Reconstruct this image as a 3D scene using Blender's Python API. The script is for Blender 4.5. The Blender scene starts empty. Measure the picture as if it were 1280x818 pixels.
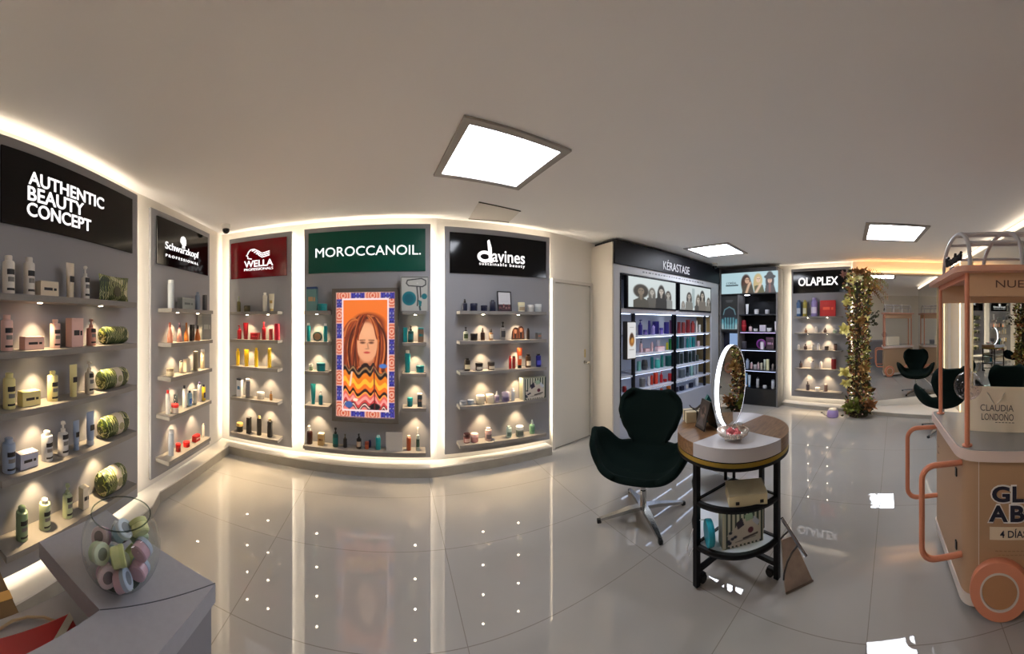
import bpy, bmesh, math, random
import numpy as np
from mathutils import Vector, Matrix
R = random.Random(7)
sin, cos, pi = math.sin, math.cos, math.pi
SC = bpy.context.scene
COL = SC.collection

# ------------------------------------------------------------------ camera, world, exposure
EYE, FPX, CX, CY = 1.52, 400.0, 492.0, 404.0      # lens height (m); pixels per radian; principal column and horizon row of the 1280x818 frame
CEIL = 2.61
cam = bpy.data.cameras.new('camera'); cam_o = bpy.data.objects.new('camera', cam); COL.objects.link(cam_o)
cam.type = 'PANO'; cam.panorama_type = 'CENTRAL_CYLINDRICAL'
cam.central_cylindrical_range_u_min = (0 - CX) / FPX
cam.central_cylindrical_range_u_max = (1280 - CX) / FPX
cam.central_cylindrical_range_v_min = (CY - 818) / FPX
cam.central_cylindrical_range_v_max = (CY - 0) / FPX
cam.central_cylindrical_radius = 1.0
cam_o.location = (0, 0, EYE); cam_o.rotation_euler = (pi / 2, 0, 0)
cam.clip_start = 0.02; cam.clip_end = 60
SC.camera = cam_o
SC.view_settings.view_transform = 'Standard'; SC.view_settings.look = 'None'
SC.view_settings.exposure = 0.4; SC.view_settings.gamma = 1.0
SC.view_settings.use_curve_mapping = False
SC.cycles.use_denoising = True
SC.cycles.max_bounces = 12; SC.cycles.glossy_bounces = 6; SC.cycles.transparent_max_bounces = 16
SC.cycles.diffuse_bounces = 6
SC.cycles.sample_clamp_indirect = 6.0
world = bpy.data.worlds.new('world'); SC.world = world; world.use_nodes = True
world.node_tree.nodes['Background'].inputs[0].default_value = (0.6, 0.65, 0.75, 1)
world.node_tree.nodes['Background'].inputs[1].default_value = 0.15

L_PANEL = 17.5        # ceiling light panels (radiance)
L_STRIP = 27.0        # warm LED strips behind the display panels
L_COVE = 9.0         # strips along the panels' top edges
L_SPOT = 12.0        # shelf downlights (W)
L_SCREEN = 1.0

# ------------------------------------------------------------------ materials
def lin(c):
    return tuple(((x / 255) / 12.92 if x / 255 <= 0.04045 else ((x / 255 + 0.055) / 1.055) ** 2.4) for x in c[:3])
_M = {}
def mat(col, rough=0.5, metal=0.0, name=None, spec=0.5, noise=0.0, nscale=30.0, coat=0.0, sheen=0.0):
    key = (tuple(col), rough, metal, spec, noise, nscale, coat, sheen)
    if key in _M: return _M[key]
    m = bpy.data.materials.new(name or 'surface'); m.use_nodes = True
    nt = m.node_tree; b = nt.nodes['Principled BSDF']
    c = lin(col)
    b.inputs['Base Color'].default_value = (*c, 1)
    b.inputs['Roughness'].default_value = rough; b.inputs['Metallic'].default_value = metal
    b.inputs['Specular IOR Level'].default_value = spec
    b.inputs['Coat Weight'].default_value = coat
    b.inputs['Sheen Weight'].default_value = sheen
    if noise:
        n = nt.nodes.new('ShaderNodeTexNoise'); n.inputs['Scale'].default_value = nscale; n.inputs['Detail'].default_value = 4
        tc = nt.nodes.new('ShaderNodeTexCoord'); nt.links.new(tc.outputs['Object'], n.inputs['Vector'])
        r = nt.nodes.new('ShaderNodeValToRGB')
        r.color_ramp.elements[0].position = 0.3; r.color_ramp.elements[1].position = 0.7
        r.color_ramp.elements[0].color = (*[x * (1 - noise) for x in c], 1)
        r.color_ramp.elements[1].color = (*[min(1, x * (1 + noise)) for x in c], 1)
        nt.links.new(n.outputs['Fac'], r.inputs['Fac']); nt.links.new(r.outputs['Color'], b.inputs['Base Color'])
    _M[key] = m
    return m
def emit(col, strength, name='glow'):
    key = ('e', tuple(col), strength)
    if key in _M: return _M[key]
    m = bpy.data.materials.new(name); m.use_nodes = True
    nt = m.node_tree; nt.nodes.clear()
    e = nt.nodes.new('ShaderNodeEmission'); o = nt.nodes.new('ShaderNodeOutputMaterial')
    e.inputs[0].default_value = (*lin(col), 1); e.inputs[1].default_value = strength
    nt.links.new(e.outputs[0], o.inputs[0]); _M[key] = m
    return m
def art_mat(strength=0.0, rough=0.4):
    key = ('art', strength, rough)
    if key in _M: return _M[key]
    m = bpy.data.materials.new('printed_picture'); m.use_nodes = True
    nt = m.node_tree; b = nt.nodes['Principled BSDF']
    a = nt.nodes.new('ShaderNodeVertexColor'); a.layer_name = 'print'
    b.inputs['Roughness'].default_value = rough
    if strength:
        b.inputs['Base Color'].default_value = (0.02, 0.02, 0.02, 1)
        nt.links.new(a.outputs[0], b.inputs['Emission Color']); b.inputs['Emission Strength'].default_value = strength
    else:
        nt.links.new(a.outputs[0], b.inputs['Base Color'])
    _M[key] = m
    return m
def thin_glass(tint=(235, 245, 240), ior=1.45, rough=0.0):
    key = ('glass', tint, ior)
    if key in _M: return _M[key]
    m = bpy.data.materials.new('thin_glass'); m.use_nodes = True
    nt = m.node_tree; nt.nodes.clear()
    t = nt.nodes.new('ShaderNodeBsdfTransparent'); t.inputs[0].default_value = (*lin(tint), 1)
    g = nt.nodes.new('ShaderNodeBsdfGlossy'); g.inputs['Roughness'].default_value = rough
    lw = nt.nodes.new('ShaderNodeLayerWeight'); lw.inputs[0].default_value = .5
    pw = nt.nodes.new('ShaderNodeMath'); pw.operation = 'POWER'; pw.inputs[1].default_value = 3.5; nt.links.new(lw.outputs['Facing'], pw.inputs[0])
    f = nt.nodes.new('ShaderNodeMath'); f.operation = 'MULTIPLY_ADD'; f.inputs[1].default_value = (ior - 1) * .9; f.inputs[2].default_value = .03; nt.links.new(pw.outputs[0], f.inputs[0])
    x = nt.nodes.new('ShaderNodeMixShader'); o = nt.nodes.new('ShaderNodeOutputMaterial')
    nt.links.new(f.outputs[0], x.inputs[0]); nt.links.new(t.outputs[0], x.inputs[1]); nt.links.new(g.outputs[0], x.inputs[2])
    nt.links.new(x.outputs[0], o.inputs[0]); _M[key] = m
    return m
def leaf_mat():
    if 'leaf' in _M: return _M['leaf']
    m = bpy.data.materials.new('leaf_print'); m.use_nodes = True
    nt = m.node_tree; b = nt.nodes['Principled BSDF']; b.inputs['Roughness'].default_value = 0.5
    tc = nt.nodes.new('ShaderNodeTexCoord'); mp = nt.nodes.new('ShaderNodeMapping'); mp.inputs['Scale'].default_value = (1, 1, 1.6)
    v = nt.nodes.new('ShaderNodeTexVoronoi'); v.inputs['Scale'].default_value = 15
    w = nt.nodes.new('ShaderNodeTexWave'); w.inputs['Scale'].default_value = 17; w.inputs['Distortion'].default_value = 9
    mx = nt.nodes.new('ShaderNodeMath'); mx.operation = 'MULTIPLY_ADD'; mx.inputs[1].default_value = 0.45
    r = nt.nodes.new('ShaderNodeValToRGB'); cr = r.color_ramp; cr.interpolation = 'CONSTANT'
    cols = [(0, (40, 58, 20)), (0.3, (22, 30, 14)), (0.46, (112, 128, 44)), (0.58, (190, 184, 140)), (0.7, (66, 84, 28)), (0.85, (208, 200, 170))]
    while len(cr.elements) < len(cols): cr.elements.new(0.5)
    for e, (p, c) in zip(cr.elements, cols): e.position = p; e.color = (*lin(c), 1)
    sp = nt.nodes.new('ShaderNodeSeparateColor')
    nt.links.new(tc.outputs['Object'], mp.inputs[0]); nt.links.new(mp.outputs[0], v.inputs['Vector']); nt.links.new(mp.outputs[0], w.inputs['Vector'])
    nt.links.new(v.outputs['Color'], sp.inputs[0]); nt.links.new(w.outputs['Fac'], mx.inputs[0]); 
    m2 = nt.nodes.new('ShaderNodeMath'); m2.operation = 'MULTIPLY'; m2.inputs[1].default_value = 0.6
    nt.links.new(sp.outputs[0], m2.inputs[0]); nt.links.new(m2.outputs[0], mx.inputs[2])
    nt.links.new(mx.outputs[0], r.inputs[0]); nt.links.new(r.outputs[0], b.inputs['Base Color'])
    _M['leaf'] = m
    return m
def stripe_mat(c0, c1, period, axis=0, duty=0.5):
    key = ('stripe', c0, c1, period, axis, duty)
    if key in _M: return _M[key]
    m = bpy.data.materials.new('striped_card'); m.use_nodes = True
    nt = m.node_tree; b = nt.nodes['Principled BSDF']; b.inputs['Roughness'].default_value = 0.45
    tc = nt.nodes.new('ShaderNodeTexCoord'); s = nt.nodes.new('ShaderNodeSeparateXYZ'); nt.links.new(tc.outputs['Object'], s.inputs[0])
    a = nt.nodes.new('ShaderNodeMath'); a.operation = 'ADD'; nt.links.new(s.outputs[0], a.inputs[0]); nt.links.new(s.outputs[1], a.inputs[1])
    d = nt.nodes.new('ShaderNodeMath'); d.operation = 'DIVIDE'; nt.links.new(a.outputs[0] if axis == 0 else s.outputs[2], d.inputs[0]); d.inputs[1].default_value = period
    f = nt.nodes.new('ShaderNodeMath'); f.operation = 'FRACT'; nt.links.new(d.outputs[0], f.inputs[0])
    g = nt.nodes.new('ShaderNodeMath'); g.operation = 'GREATER_THAN'; nt.links.new(f.outputs[0], g.inputs[0]); g.inputs[1].default_value = duty
    x = nt.nodes.new('ShaderNodeMix'); x.data_type = 'RGBA'; nt.links.new(g.outputs[0], x.inputs[0])
    x.inputs[6].default_value = (*lin(c0), 1); x.inputs[7].default_value = (*lin(c1), 1)
    nt.links.new(x.outputs[2], b.inputs['Base Color']); _M[key] = m
    return m
def wood_mat(c0, c1, scale=6.0):
    key = ('wood', c0, c1, scale)
    if key in _M: return _M[key]
    m = bpy.data.materials.new('wood_grain'); m.use_nodes = True
    nt = m.node_tree; b = nt.nodes['Principled BSDF']; b.inputs['Roughness'].default_value = 0.35
    tc = nt.nodes.new('ShaderNodeTexCoord'); mp = nt.nodes.new('ShaderNodeMapping'); mp.inputs['Scale'].default_value = (1.2, 9, 9); mp.inputs['Rotation'].default_value = (0, 0, -0.25)
    n = nt.nodes.new('ShaderNodeTexNoise'); n.inputs['Scale'].default_value = scale; n.inputs['Detail'].default_value = 6; n.inputs['Distortion'].default_value = 1.2
    r = nt.nodes.new('ShaderNodeValToRGB'); r.color_ramp.elements[0].position = .3; r.color_ramp.elements[1].position = .7
    r.color_ramp.elements[0].color = (*lin(c0), 1); r.color_ramp.elements[1].color = (*lin(c1), 1)
    nt.links.new(tc.outputs['Object'], mp.inputs[0]); nt.links.new(mp.outputs[0], n.inputs['Vector']); nt.links.new(n.outputs['Fac'], r.inputs[0]); nt.links.new(r.outputs[0], b.inputs['Base Color'])
    _M[key] = m
    return m
def floor_mat():
    m = bpy.data.materials.new('glossy_floor_tiles'); m.use_nodes = True
    nt = m.node_tree; b = nt.nodes['Principled BSDF']
    tc = nt.nodes.new('ShaderNodeTexCoord'); s = nt.nodes.new('ShaderNodeSeparateXYZ'); nt.links.new(tc.outputs['Object'], s.inputs[0])
    def groove(out, off, per):
        a = nt.nodes.new('ShaderNodeMath'); a.operation = 'SUBTRACT'; nt.links.new(out, a.inputs[0]); a.inputs[1].default_value = off
        p = nt.nodes.new('ShaderNodeMath'); p.operation = 'PINGPONG'; nt.links.new(a.outputs[0], p.inputs[0]); p.inputs[1].default_value = per / 2
        l = nt.nodes.new('ShaderNodeMath'); l.operation = 'LESS_THAN'; nt.links.new(p.outputs[0], l.inputs[0]); l.inputs[1].default_value = 0.0022
        return l.outputs[0]
    gx = groove(s.outputs[0], 0.345, 1.16); gy = groove(s.outputs[1], 0.14, 0.66)
    mx = nt.nodes.new('ShaderNodeMath'); mx.operation = 'MAXIMUM'; nt.links.new(gx, mx.inputs[0]); nt.links.new(gy, mx.inputs[1])
    n = nt.nodes.new('ShaderNodeTexNoise'); n.inputs['Scale'].default_value = 1.3; n.inputs['Detail'].default_value = 5; nt.links.new(tc.outputs['Object'], n.inputs['Vector'])
    r = nt.nodes.new('ShaderNodeValToRGB'); r.color_ramp.elements[0].position = .3; r.color_ramp.elements[1].position = .75
    r.color_ramp.elements[0].color = (*lin(FLOOR_C0), 1); r.color_ramp.elements[1].color = (*lin(FLOOR_C1), 1)
    nt.links.new(n.outputs['Fac'], r.inputs[0])
    x = nt.nodes.new('ShaderNodeMix'); x.data_type = 'RGBA'; nt.links.new(mx.outputs[0], x.inputs[0]); nt.links.new(r.outputs[0], x.inputs[6]); x.inputs[7].default_value = (*lin((132, 126, 120)), 1)
    nt.links.new(x.outputs[2], b.inputs['Base Color'])
    b.inputs['Roughness'].default_value = 0.012; b.inputs['IOR'].default_value = 1.62
    return m
CEIL_COL, PANEL_COL, SHELF_COL = (242, 240, 239), (141, 141, 146), (128, 124, 120)
MIRROR1 = ((5.585, .74), (5.745, -.93))
MIRROR2 = ((4.5941, -1.1166), (2.0656, -1.3577))
FLOOR_C0, FLOOR_C1 = (158, 155, 151), (166, 163, 159)

# ------------------------------------------------------------------ mesh helpers
class MB:
    def __init__(s): s.bm = bmesh.new()
    def _xf(s, vs, m):
        if m is not None: bmesh.ops.transform(s.bm, matrix=m, verts=vs)
        return s
    def box(s, x0, x1, y0, y1, z0, z1, bev=0.0, m=None, seg=2):
        r = bmesh.ops.create_cube(s.bm, size=1.0)
        vs = r['verts']
        for v in vs:
            v.co = Vector((x0 + (v.co.x + .5) * (x1 - x0), y0 + (v.co.y + .5) * (y1 - y0), z0 + (v.co.z + .5) * (z1 - z0)))
        if bev > 0:
            es = list({e for v in vs for e in v.link_edges})
            r2 = bmesh.ops.bevel(s.bm, geom=es, offset=min(bev, abs(x1 - x0) * .45, abs(y1 - y0) * .45, abs(z1 - z0) * .45), segments=seg, profile=0.5, affect='EDGES')
            vs = list({v for f in r2['faces'] for v in f.verts} | {v for v in vs if v.is_valid})
        return s._xf(vs, m)
    def lathe(s, prof, seg=20, c=(0, 0, 0), a0=0.0, a1=None, m=None, sx=1.0, sy=1.0, caps=True):
        full = a1 is None
        n = seg if full else max(2, seg)
        rings = []
        allv = []
        for r, z in prof:
            if r < 1e-6 and full:
                v = s.bm.verts.new((c[0], c[1], c[2] + z)); rings.append([v]); allv.append(v); continue
            ring = []
            for i in range(n if full else n + 1):
                a = (2 * pi * i / n) if full else a0 + (a1 - a0) * i / n
                v = s.bm.verts.new((c[0] + r * cos(a) * sx, c[1] + r * sin(a) * sy, c[2] + z)); ring.append(v)
            rings.append(ring); allv += ring
        for A, B in zip(rings, rings[1:]):
            k = len(A) if len(A) > 1 else len(B)
            cnt = k if full else k - 1
            for i in range(cnt):
                j = (i + 1) % k
                if len(A) == 1 and len(B) == 1: continue
                if len(A) == 1: f = (A[0], B[j], B[i])
                elif len(B) == 1: f = (A[i], A[j], B[0])
                else: f = (A[i], A[j], B[j], B[i])
                try: s.bm.faces.new(f)
                except ValueError: pass
        if full and caps:
            for ring, rev in ((rings[0], True), (rings[-1], False)):
                if len(ring) > 2:
                    try: s.bm.faces.new(list(reversed(ring)) if rev else ring)
                    except ValueError: pass
        return s._xf(allv, m)
    def tube(s, pts, r, seg=8, closed=False, rr=None, flat=None):
        pts = [Vector(p) for p in pts]; n = len(pts)
        rings = []
        prev = None
        for i, p in enumerate(pts):
            a = pts[(i - 1) % n] if (closed or i > 0) else p
            b = pts[(i + 1) % n] if (closed or i < n - 1) else p
            t = (b - a)
            t = t.normalized() if t.length > 1e-9 else Vector((0, 0, 1))
            if prev is None:
                up = Vector((0, 0, 1)) if abs(t.z) < .9 else Vector((1, 0, 0))
                x = t.cross(up).normalized()
            else:
                x = (prev - t * prev.dot(t))
                x = x.normalized() if x.length > 1e-6 else t.orthogonal().normalized()
            prev = x; y = t.cross(x)
            ri = rr[i] if rr else r
            fl = flat or 1.0
            rings.append([s.bm.verts.new(p + x * ri * cos(2 * pi * k / seg) + y * ri * fl * sin(2 * pi * k / seg)) for k in range(seg)])
        m = n if closed else n - 1
        for i in range(m):
            A, B = rings[i], rings[(i + 1) % n]
            for k in range(seg):
                try: s.bm.faces.new((A[k], A[(k + 1) % seg], B[(k + 1) % seg], B[k]))
                except ValueError: pass
        if not closed:
            s.bm.faces.new(list(reversed(rings[0]))); s.bm.faces.new(rings[-1])
        return s
    def prism(s, poly, z0, z1, m=None):
        lo = [s.bm.verts.new((x, y, z0)) for x, y in poly]; hi = [s.bm.verts.new((x, y, z1)) for x, y in poly]
        n = len(poly)
        s.bm.faces.new(list(reversed(lo))); s.bm.faces.new(hi)
        for i in range(n): s.bm.faces.new((lo[i], lo[(i + 1) % n], hi[(i + 1) % n], hi[i]))
        return s._xf(lo + hi, m)
    def extr(s, poly, y0, y1, m=None):
        """polygon in local x-z extruded along y (y0 = front)"""
        a = [s.bm.verts.new((x, y0, z)) for x, z in poly]; b = [s.bm.verts.new((x, y1, z)) for x, z in poly]
        n = len(poly)
        s.bm.faces.new(a); s.bm.faces.new(list(reversed(b)))
        for i in range(n): s.bm.faces.new((a[(i + 1) % n], a[i], b[i], b[(i + 1) % n]))
        return s._xf(a + b, m)
    def ball(s, c, r, seg=14, rings=8, sc=(1, 1, 1), m=None):
        mm = Matrix.Translation(c) @ Matrix.Diagonal((r * sc[0], r * sc[1], r * sc[2], 1))
        q = bmesh.ops.create_uvsphere(s.bm, u_segments=seg, v_segments=rings, radius=1.0, matrix=mm)
        return s._xf(q['verts'], m)
    def face(s, pts):
        s.bm.faces.new([s.bm.verts.new(p) for p in pts]); return s
    def build(s, name, material, parent=None, smooth=35, fix=True, **props):
        me = bpy.data.meshes.new(name)
        if fix: bmesh.ops.recalc_face_normals(s.bm, faces=s.bm.faces)
        s.bm.to_mesh(me); s.bm.free()
        me.materials.append(material)
        if smooth:
            me.shade_smooth(); me.set_sharp_from_angle(angle=math.radians(smooth))
        return put(name, me, parent, **props)
def put(name, me, parent=None, **props):
    o = bpy.data.objects.new(name, me); COL.objects.link(o)
    if parent is not None: o.parent = parent
    for k, v in props.items(): o[k] = v
    return o
LABELS = {}
def thing(name, label, cat, loc=(0, 0, 0), rz=0.0, group=None):
    o = bpy.data.objects.new(name, None); COL.objects.link(o)
    o.empty_display_size = 0.05
    o.location = loc; o.rotation_euler = (0, 0, rz)
    return tag(o, label, cat, group)
def tag(o, label, cat, group=None):
    o['label'] = label; o['category'] = cat
    if group: o['group'] = group
    LABELS[label] = LABELS.get(label, 0) + 1
    return o
def struct(mb, name, material, smooth=0):
    o = mb.build(name, material, None, smooth); o['kind'] = 'structure'; return o
def rounded(poly, r, n=5):
    """round the corners of a 2-D polygon"""
    out = []
    N = len(poly)
    rs = r if isinstance(r, (list, tuple)) else [r] * N
    for i, p in enumerate(poly):
        p = Vector(p); a = Vector(poly[i - 1]) - p; b = Vector(poly[(i + 1) % N]) - p
        ri = min(rs[i], a.length * .48, b.length * .48)
        if ri <= 1e-5: out.append(tuple(p)); continue
        A = p + a.normalized() * ri; B = p + b.normalized() * ri
        for k in range(n + 1):
            t = k / n; out.append(tuple(A * (1 - t) ** 2 + p * 2 * t * (1 - t) + B * t * t))
    return out
def text_mesh(s, bold=0.0, extrude=0.02, shear=0.0, space=1.0):
    cu = bpy.data.curves.new('lettering', 'FONT'); cu.body = s; cu.extrude = extrude; cu.offset = bold; cu.shear = shear; cu.space_character = space
    cu.resolution_u = 4
    o = bpy.data.objects.new('lettering', cu); COL.objects.link(o)
    dg = bpy.context.evaluated_depsgraph_get()
    me = bpy.data.meshes.new_from_object(o.evaluated_get(dg))
    bpy.data.objects.remove(o); bpy.data.curves.remove(cu)
    return me
def lettering(s, parent, x0, x1, z0, z1, y, material, bold=0.0, depth=0.004, shear=0.0, space=1.0, name='lettering', skew=0.0):
    """text fitted into local x0..x1, z0..z1, its face at local y (front = -y)"""
    me = text_mesh(s, bold, 0.02, shear, space); me.name = name
    n = len(me.vertices); co = np.empty(n * 3); me.vertices.foreach_get('co', co); co = co.reshape(n, 3)
    lo, hi = co.min(0), co.max(0)
    out = np.empty_like(co)
    out[:, 0] = x0 + (co[:, 0] - lo[0]) / (hi[0] - lo[0]) * (x1 - x0)
    out[:, 2] = z0 + (co[:, 1] - lo[1]) / (hi[1] - lo[1]) * (z1 - z0) + skew * (co[:, 0] - lo[0]) / (hi[0] - lo[0])
    out[:, 1] = y - (co[:, 2] - lo[2]) / (hi[2] - lo[2]) * depth
    me.vertices.foreach_set('co', out.ravel()); me.materials.clear(); me.materials.append(material); me.update()
    return put(name, me, parent)

# ------------------------------------------------------------------ pictures (printed or lit artwork): a small raster painter, coloured per mesh point
class Canvas:
    def __init__(s, w, h, bg):
        s.w, s.h = w, h
        s.a = np.zeros((h, w, 3)); s.a[:] = bg
        s.X, s.Y = np.meshgrid((np.arange(w) + .5) / w, (np.arange(h) + .5) / h)   # 0..1, y down
        s.asp = h / w
    def put(s, mask, col): s.a = s.a * (1 - mask[..., None]) + np.array(col, float) * mask[..., None]
    def ell(s, cx, cy, rx, ry, col, soft=.12, rot=0):
        dx, dy = s.X - cx, (s.Y - cy) * s.asp
        c, q = cos(rot), sin(rot)
        d = np.sqrt(((dx * c + dy * q) / rx) ** 2 + ((-dx * q + dy * c) / (ry * s.asp)) ** 2)
        s.put(np.clip((1 + soft - d) / (2 * soft), 0, 1), col)
    def rect(s, x0, x1, y0, y1, col): s.put(((s.X >= x0) & (s.X < x1) & (s.Y >= y0) & (s.Y < y1)).astype(float), col)
    def poly(s, pts, col):
        ins = np.zeros_like(s.X, bool); n = len(pts)
        for i in range(n):
            (x0, y0), (x1, y1) = pts[i], pts[(i + 1) % n]
            if y0 == y1: continue
            c = ((s.Y < y0) != (s.Y < y1)) & (s.X < (x1 - x0) * (s.Y - y0) / (y1 - y0) + x0)
            ins ^= c
        s.put(ins.astype(float), col)
    def line(s, pts, w, col):
        m = np.zeros_like(s.X)
        for (x0, y0), (x1, y1) in zip(pts, pts[1:]):
            dx, dy = x1 - x0, (y1 - y0) * s.asp; L = dx * dx + dy * dy + 1e-12
            t = np.clip(((s.X - x0) * dx + (s.Y - y0) * s.asp * dy) / L, 0, 1)
            d = np.hypot(s.X - x0 - t * dx, (s.Y - y0) * s.asp - t * dy)
            m = np.maximum(m, np.clip(1.5 - d / w, 0, 1))
        s.put(m, col)
    def build(s, name, parent, x0, x1, z0, z1, y, material, **props):
        w, h = s.w, s.h
        xs = np.linspace(x0, x1, w); zs = np.linspace(z1, z0, h)
        co = np.empty((h, w, 3)); co[..., 0] = xs; co[..., 1] = y; co[..., 2] = zs[:, None]
        i = np.arange(h * w).reshape(h, w)
        f = np.stack([i[1:, :-1], i[1:, 1:], i[:-1, 1:], i[:-1, :-1]], -1).reshape(-1, 4)
        me = bpy.data.meshes.new(name); me.from_pydata(co.reshape(-1, 3).tolist(), [], f.tolist())
        c = np.clip(s.a / 255, 0, 1); c = np.where(c <= .04045, c / 12.92, ((c + .055) / 1.055) ** 2.4)
        rgba = np.ones((h * w, 4)); rgba[:, :3] = c.reshape(-1, 3)
        at = me.color_attributes.new('print', 'FLOAT_COLOR', 'POINT'); at.data.foreach_set('color', rgba.ravel().astype(np.float32))
        me.materials.append(material); me.update()
        return put(name, me, parent, **props)

# ------------------------------------------------------------------ plan geometry
def th(px): return (px - CX) / FPX
def gp(px, py, z):
    """the point at height z seen at a place of the photograph"""
    s = (z - EYE) * FPX / (CY - py); t = th(px)
    return Vector((s * sin(t), s * cos(t), z))
class Plan:
    """a vertical plane: A (left end seen from the room) to B; local x runs along it, local -y faces the room"""
    def __init__(s, A, B):
        s.A, s.B = Vector(A), Vector(B); s.u = (s.B - s.A).normalized(); s.W = (s.B - s.A).length
        s.n = Vector((s.u.y, -s.u.x)); s.rz = math.atan2(s.u.y, s.u.x)
    def hit(s, px, off=0.0):
        t = th(px); d = Vector((sin(t), cos(t))); o = s.A + s.n * off
        k = o.dot(s.n) / d.dot(s.n)
        return (d * k - s.A).dot(s.u), k
    def z(s, px, py, off=0.0): return EYE + (CY - py) / FPX * s.hit(px, off)[1]
    def at(s, u, z, off=0.0):
        p = s.A + s.u * u + s.n * off
        return Vector((p.x, p.y, z))
    def cosa(s, px):
        t = th(px); return abs(Vector((sin(t), cos(t))).dot(s.n))
AUTH = Plan((-1.561, .40), (-1.792, 1.740))
SCHW = Plan((-1.898, 2.003), (-1.951, 3.010))
WELL = Plan((-1.885, 3.340), (-1.088, 3.304))
MORO = Plan((-.9415, 3.287), (.373, 3.205))
DAVI = Plan((.5254, 3.256), (1.751, 3.303))
KERA = Plan((2.57, 3.13), (5.24, 3.26))
LORE = Plan((5.28, 3.25), (5.36, 2.085))
OLAP = Plan((5.643, 1.919), (5.583, .80))
PT, PB = EYE + 1.0, EYE - 1.357       # top and bottom of the display panels

# ------------------------------------------------------------------ the room
def wall(name, pts, material, z0=0.0, z1=CEIL + .05, thick=.12):
    pts = [Vector(p) for p in pts]
    out = []
    for i, p in enumerate(pts):
        ns = []
        for a, b in ((i - 1, i), (i, i + 1)):
            if 0 <= a and b < len(pts):
                d = (pts[b] - pts[a]).normalized(); ns.append(Vector((-d.y, d.x)))
        n = sum(ns, Vector((0, 0))).normalized()
        out.append(p + n * thick)
    mb = MB(); mb.prism([tuple(p) for p in pts] + [tuple(p) for p in reversed(out)], z0, z1)
    return struct(mb, name, material)
M_WALL = mat((232, 227, 218), .6, name='white_wall_paint')
M_CEIL = mat(CEIL_COL, .8, name='white_ceiling_paint')
def v2(p): return (p.x, p.y)
LW = [v2(AUTH.at(-3.0, 0, -.077)), (-1.925, 1.87), (-2.025, 3.41)]
BW = [LW[-1], (-1.01, 3.385), (.45, 3.30), (1.80, 3.384), (2.60, 3.575), (5.80, 3.64)]
RW = [BW[-1], (5.725, 1.95), (5.668, .80), (5.628, .77), (5.79, -1.03)]
FW = [RW[-1], (2.0, -1.40)]
struct(MB().prism([(-2.6, -3.2), (6.4, -3.2), (6.4, 4.2), (-2.6, 4.2)], -.12, 0), 'floor', floor_mat())
struct(MB().prism([(-2.6, -3.2), (6.4, -3.2), (6.4, 4.2), (-2.6, 4.2)], CEIL, CEIL + .12), 'ceiling', M_CEIL)
wall('wall_left', LW, M_WALL)
wall('wall_back', BW, M_WALL)
wall('wall_right', RW, M_WALL)
wall('wall_front', FW + [(2.0, -2.75)], M_WALL)
wall('wall_rear', [(2.0, -2.75), LW[0]], M_WALL)
# plinths: white-topped grey tiled kerb along the display walls
M_KICK = mat((158, 152, 140), .35, noise=.08, nscale=9)
M_CAP = mat((228, 222, 212), .4)
def plinth(name, front, back, h):
    poly = [tuple(p) for p in front] + [tuple(p) for p in reversed(back)]
    o = struct(MB().prism(poly, 0, h - .012), name, M_KICK)
    c = MB().prism(poly, h - .012, h).build('plinth_cap', M_CAP, o, 0)
plinth('baseboard_left', [v2(AUTH.at(-3, 0, .10)), v2(AUTH.at(AUTH.W + .06, 0, .10)), v2(SCHW.at(0, 0, .10)), (-1.83, 3.235)],
       [v2(AUTH.at(-3, 0, -.07)), (-1.915, 1.87), (-2.015, 3.40)], .10)
plinth('baseboard_back', [(-1.83, 3.235), v2(WELL.at(.5, 0, .09)), v2(MORO.at(0, 0, .09)), v2(MORO.at(MORO.W, 0, .09)), v2(DAVI.at(.3, 0, .09)), v2(DAVI.at(DAVI.W, 0, .06))],
       [(-2.015, 3.40), (-1.01, 3.38), (.45, 3.295), (1.74, 3.375)], .10)
plinth('baseboard_right', [(5.54, 2.06), (5.42, 1.0), (5.25, .29), (5.04, -.56), (4.93, -1.03)],
       [(5.72, 2.06), (5.62, .79), (5.77, -1.0)], .065)
# door in the back wall, with frame, leaf, knob and key plate
DOOR = Plan((1.80, 3.384), (2.60, 3.575))
def door():
    u0, u1 = DOOR.hit(692.5)[0], DOOR.hit(735.5)[0]
    zt = EYE + .485
    m = mat((205, 202, 194), .45)
    fr = bpy.data.objects.new('door_1', None); COL.objects.link(fr); fr['kind'] = 'structure'
    fr.location = DOOR.at(0, 0); fr.rotation_euler = (0, 0, DOOR.rz)
    mb = MB(); mb.box(u0 - .05, u0 - .005, -.03, .0, 0, zt + .05); mb.box(u1 + .015, u1 + .075, -.035, .0, 0, zt + .05); mb.box(u0 - .005, u1 + .015, -.03, 0, zt + .01, zt + .05)
    mb.build('door_frame', mat((214, 208, 198), .5), fr, 0)
    MB().box(u0, u1, -.022, -.002, .012, zt, .002).build('door_leaf', m, fr, 0)
    MB().box(u1 + .001, u1 + .013, -.012, -.002, .0, zt + .008).build('door_gap', mat((24, 22, 20), .8), fr, 0)
    ku = DOOR.hit(729.5)[0]; kz = DOOR.z(729.5, 452.6)
    Mx = Matrix.Translation((ku, -.022, kz)) @ Matrix.Rotation(pi / 2, 4, 'X')
    MB().lathe([(.0, 0), (.026, 0), (.026, .006), (.010, .012), (.010, .03), (.024, .04), (.028, .052), (.022, .066), (0, .07)], 18, m=Mx).build('door_knob', mat((190, 186, 178), .22, 1.0), fr)
    MB().box(ku - .012, ku + .012, -.028, -.022, kz + .06, kz + .17, .003).build('key_plate', mat((196, 178, 120), .35, .6), fr)
door()
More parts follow.
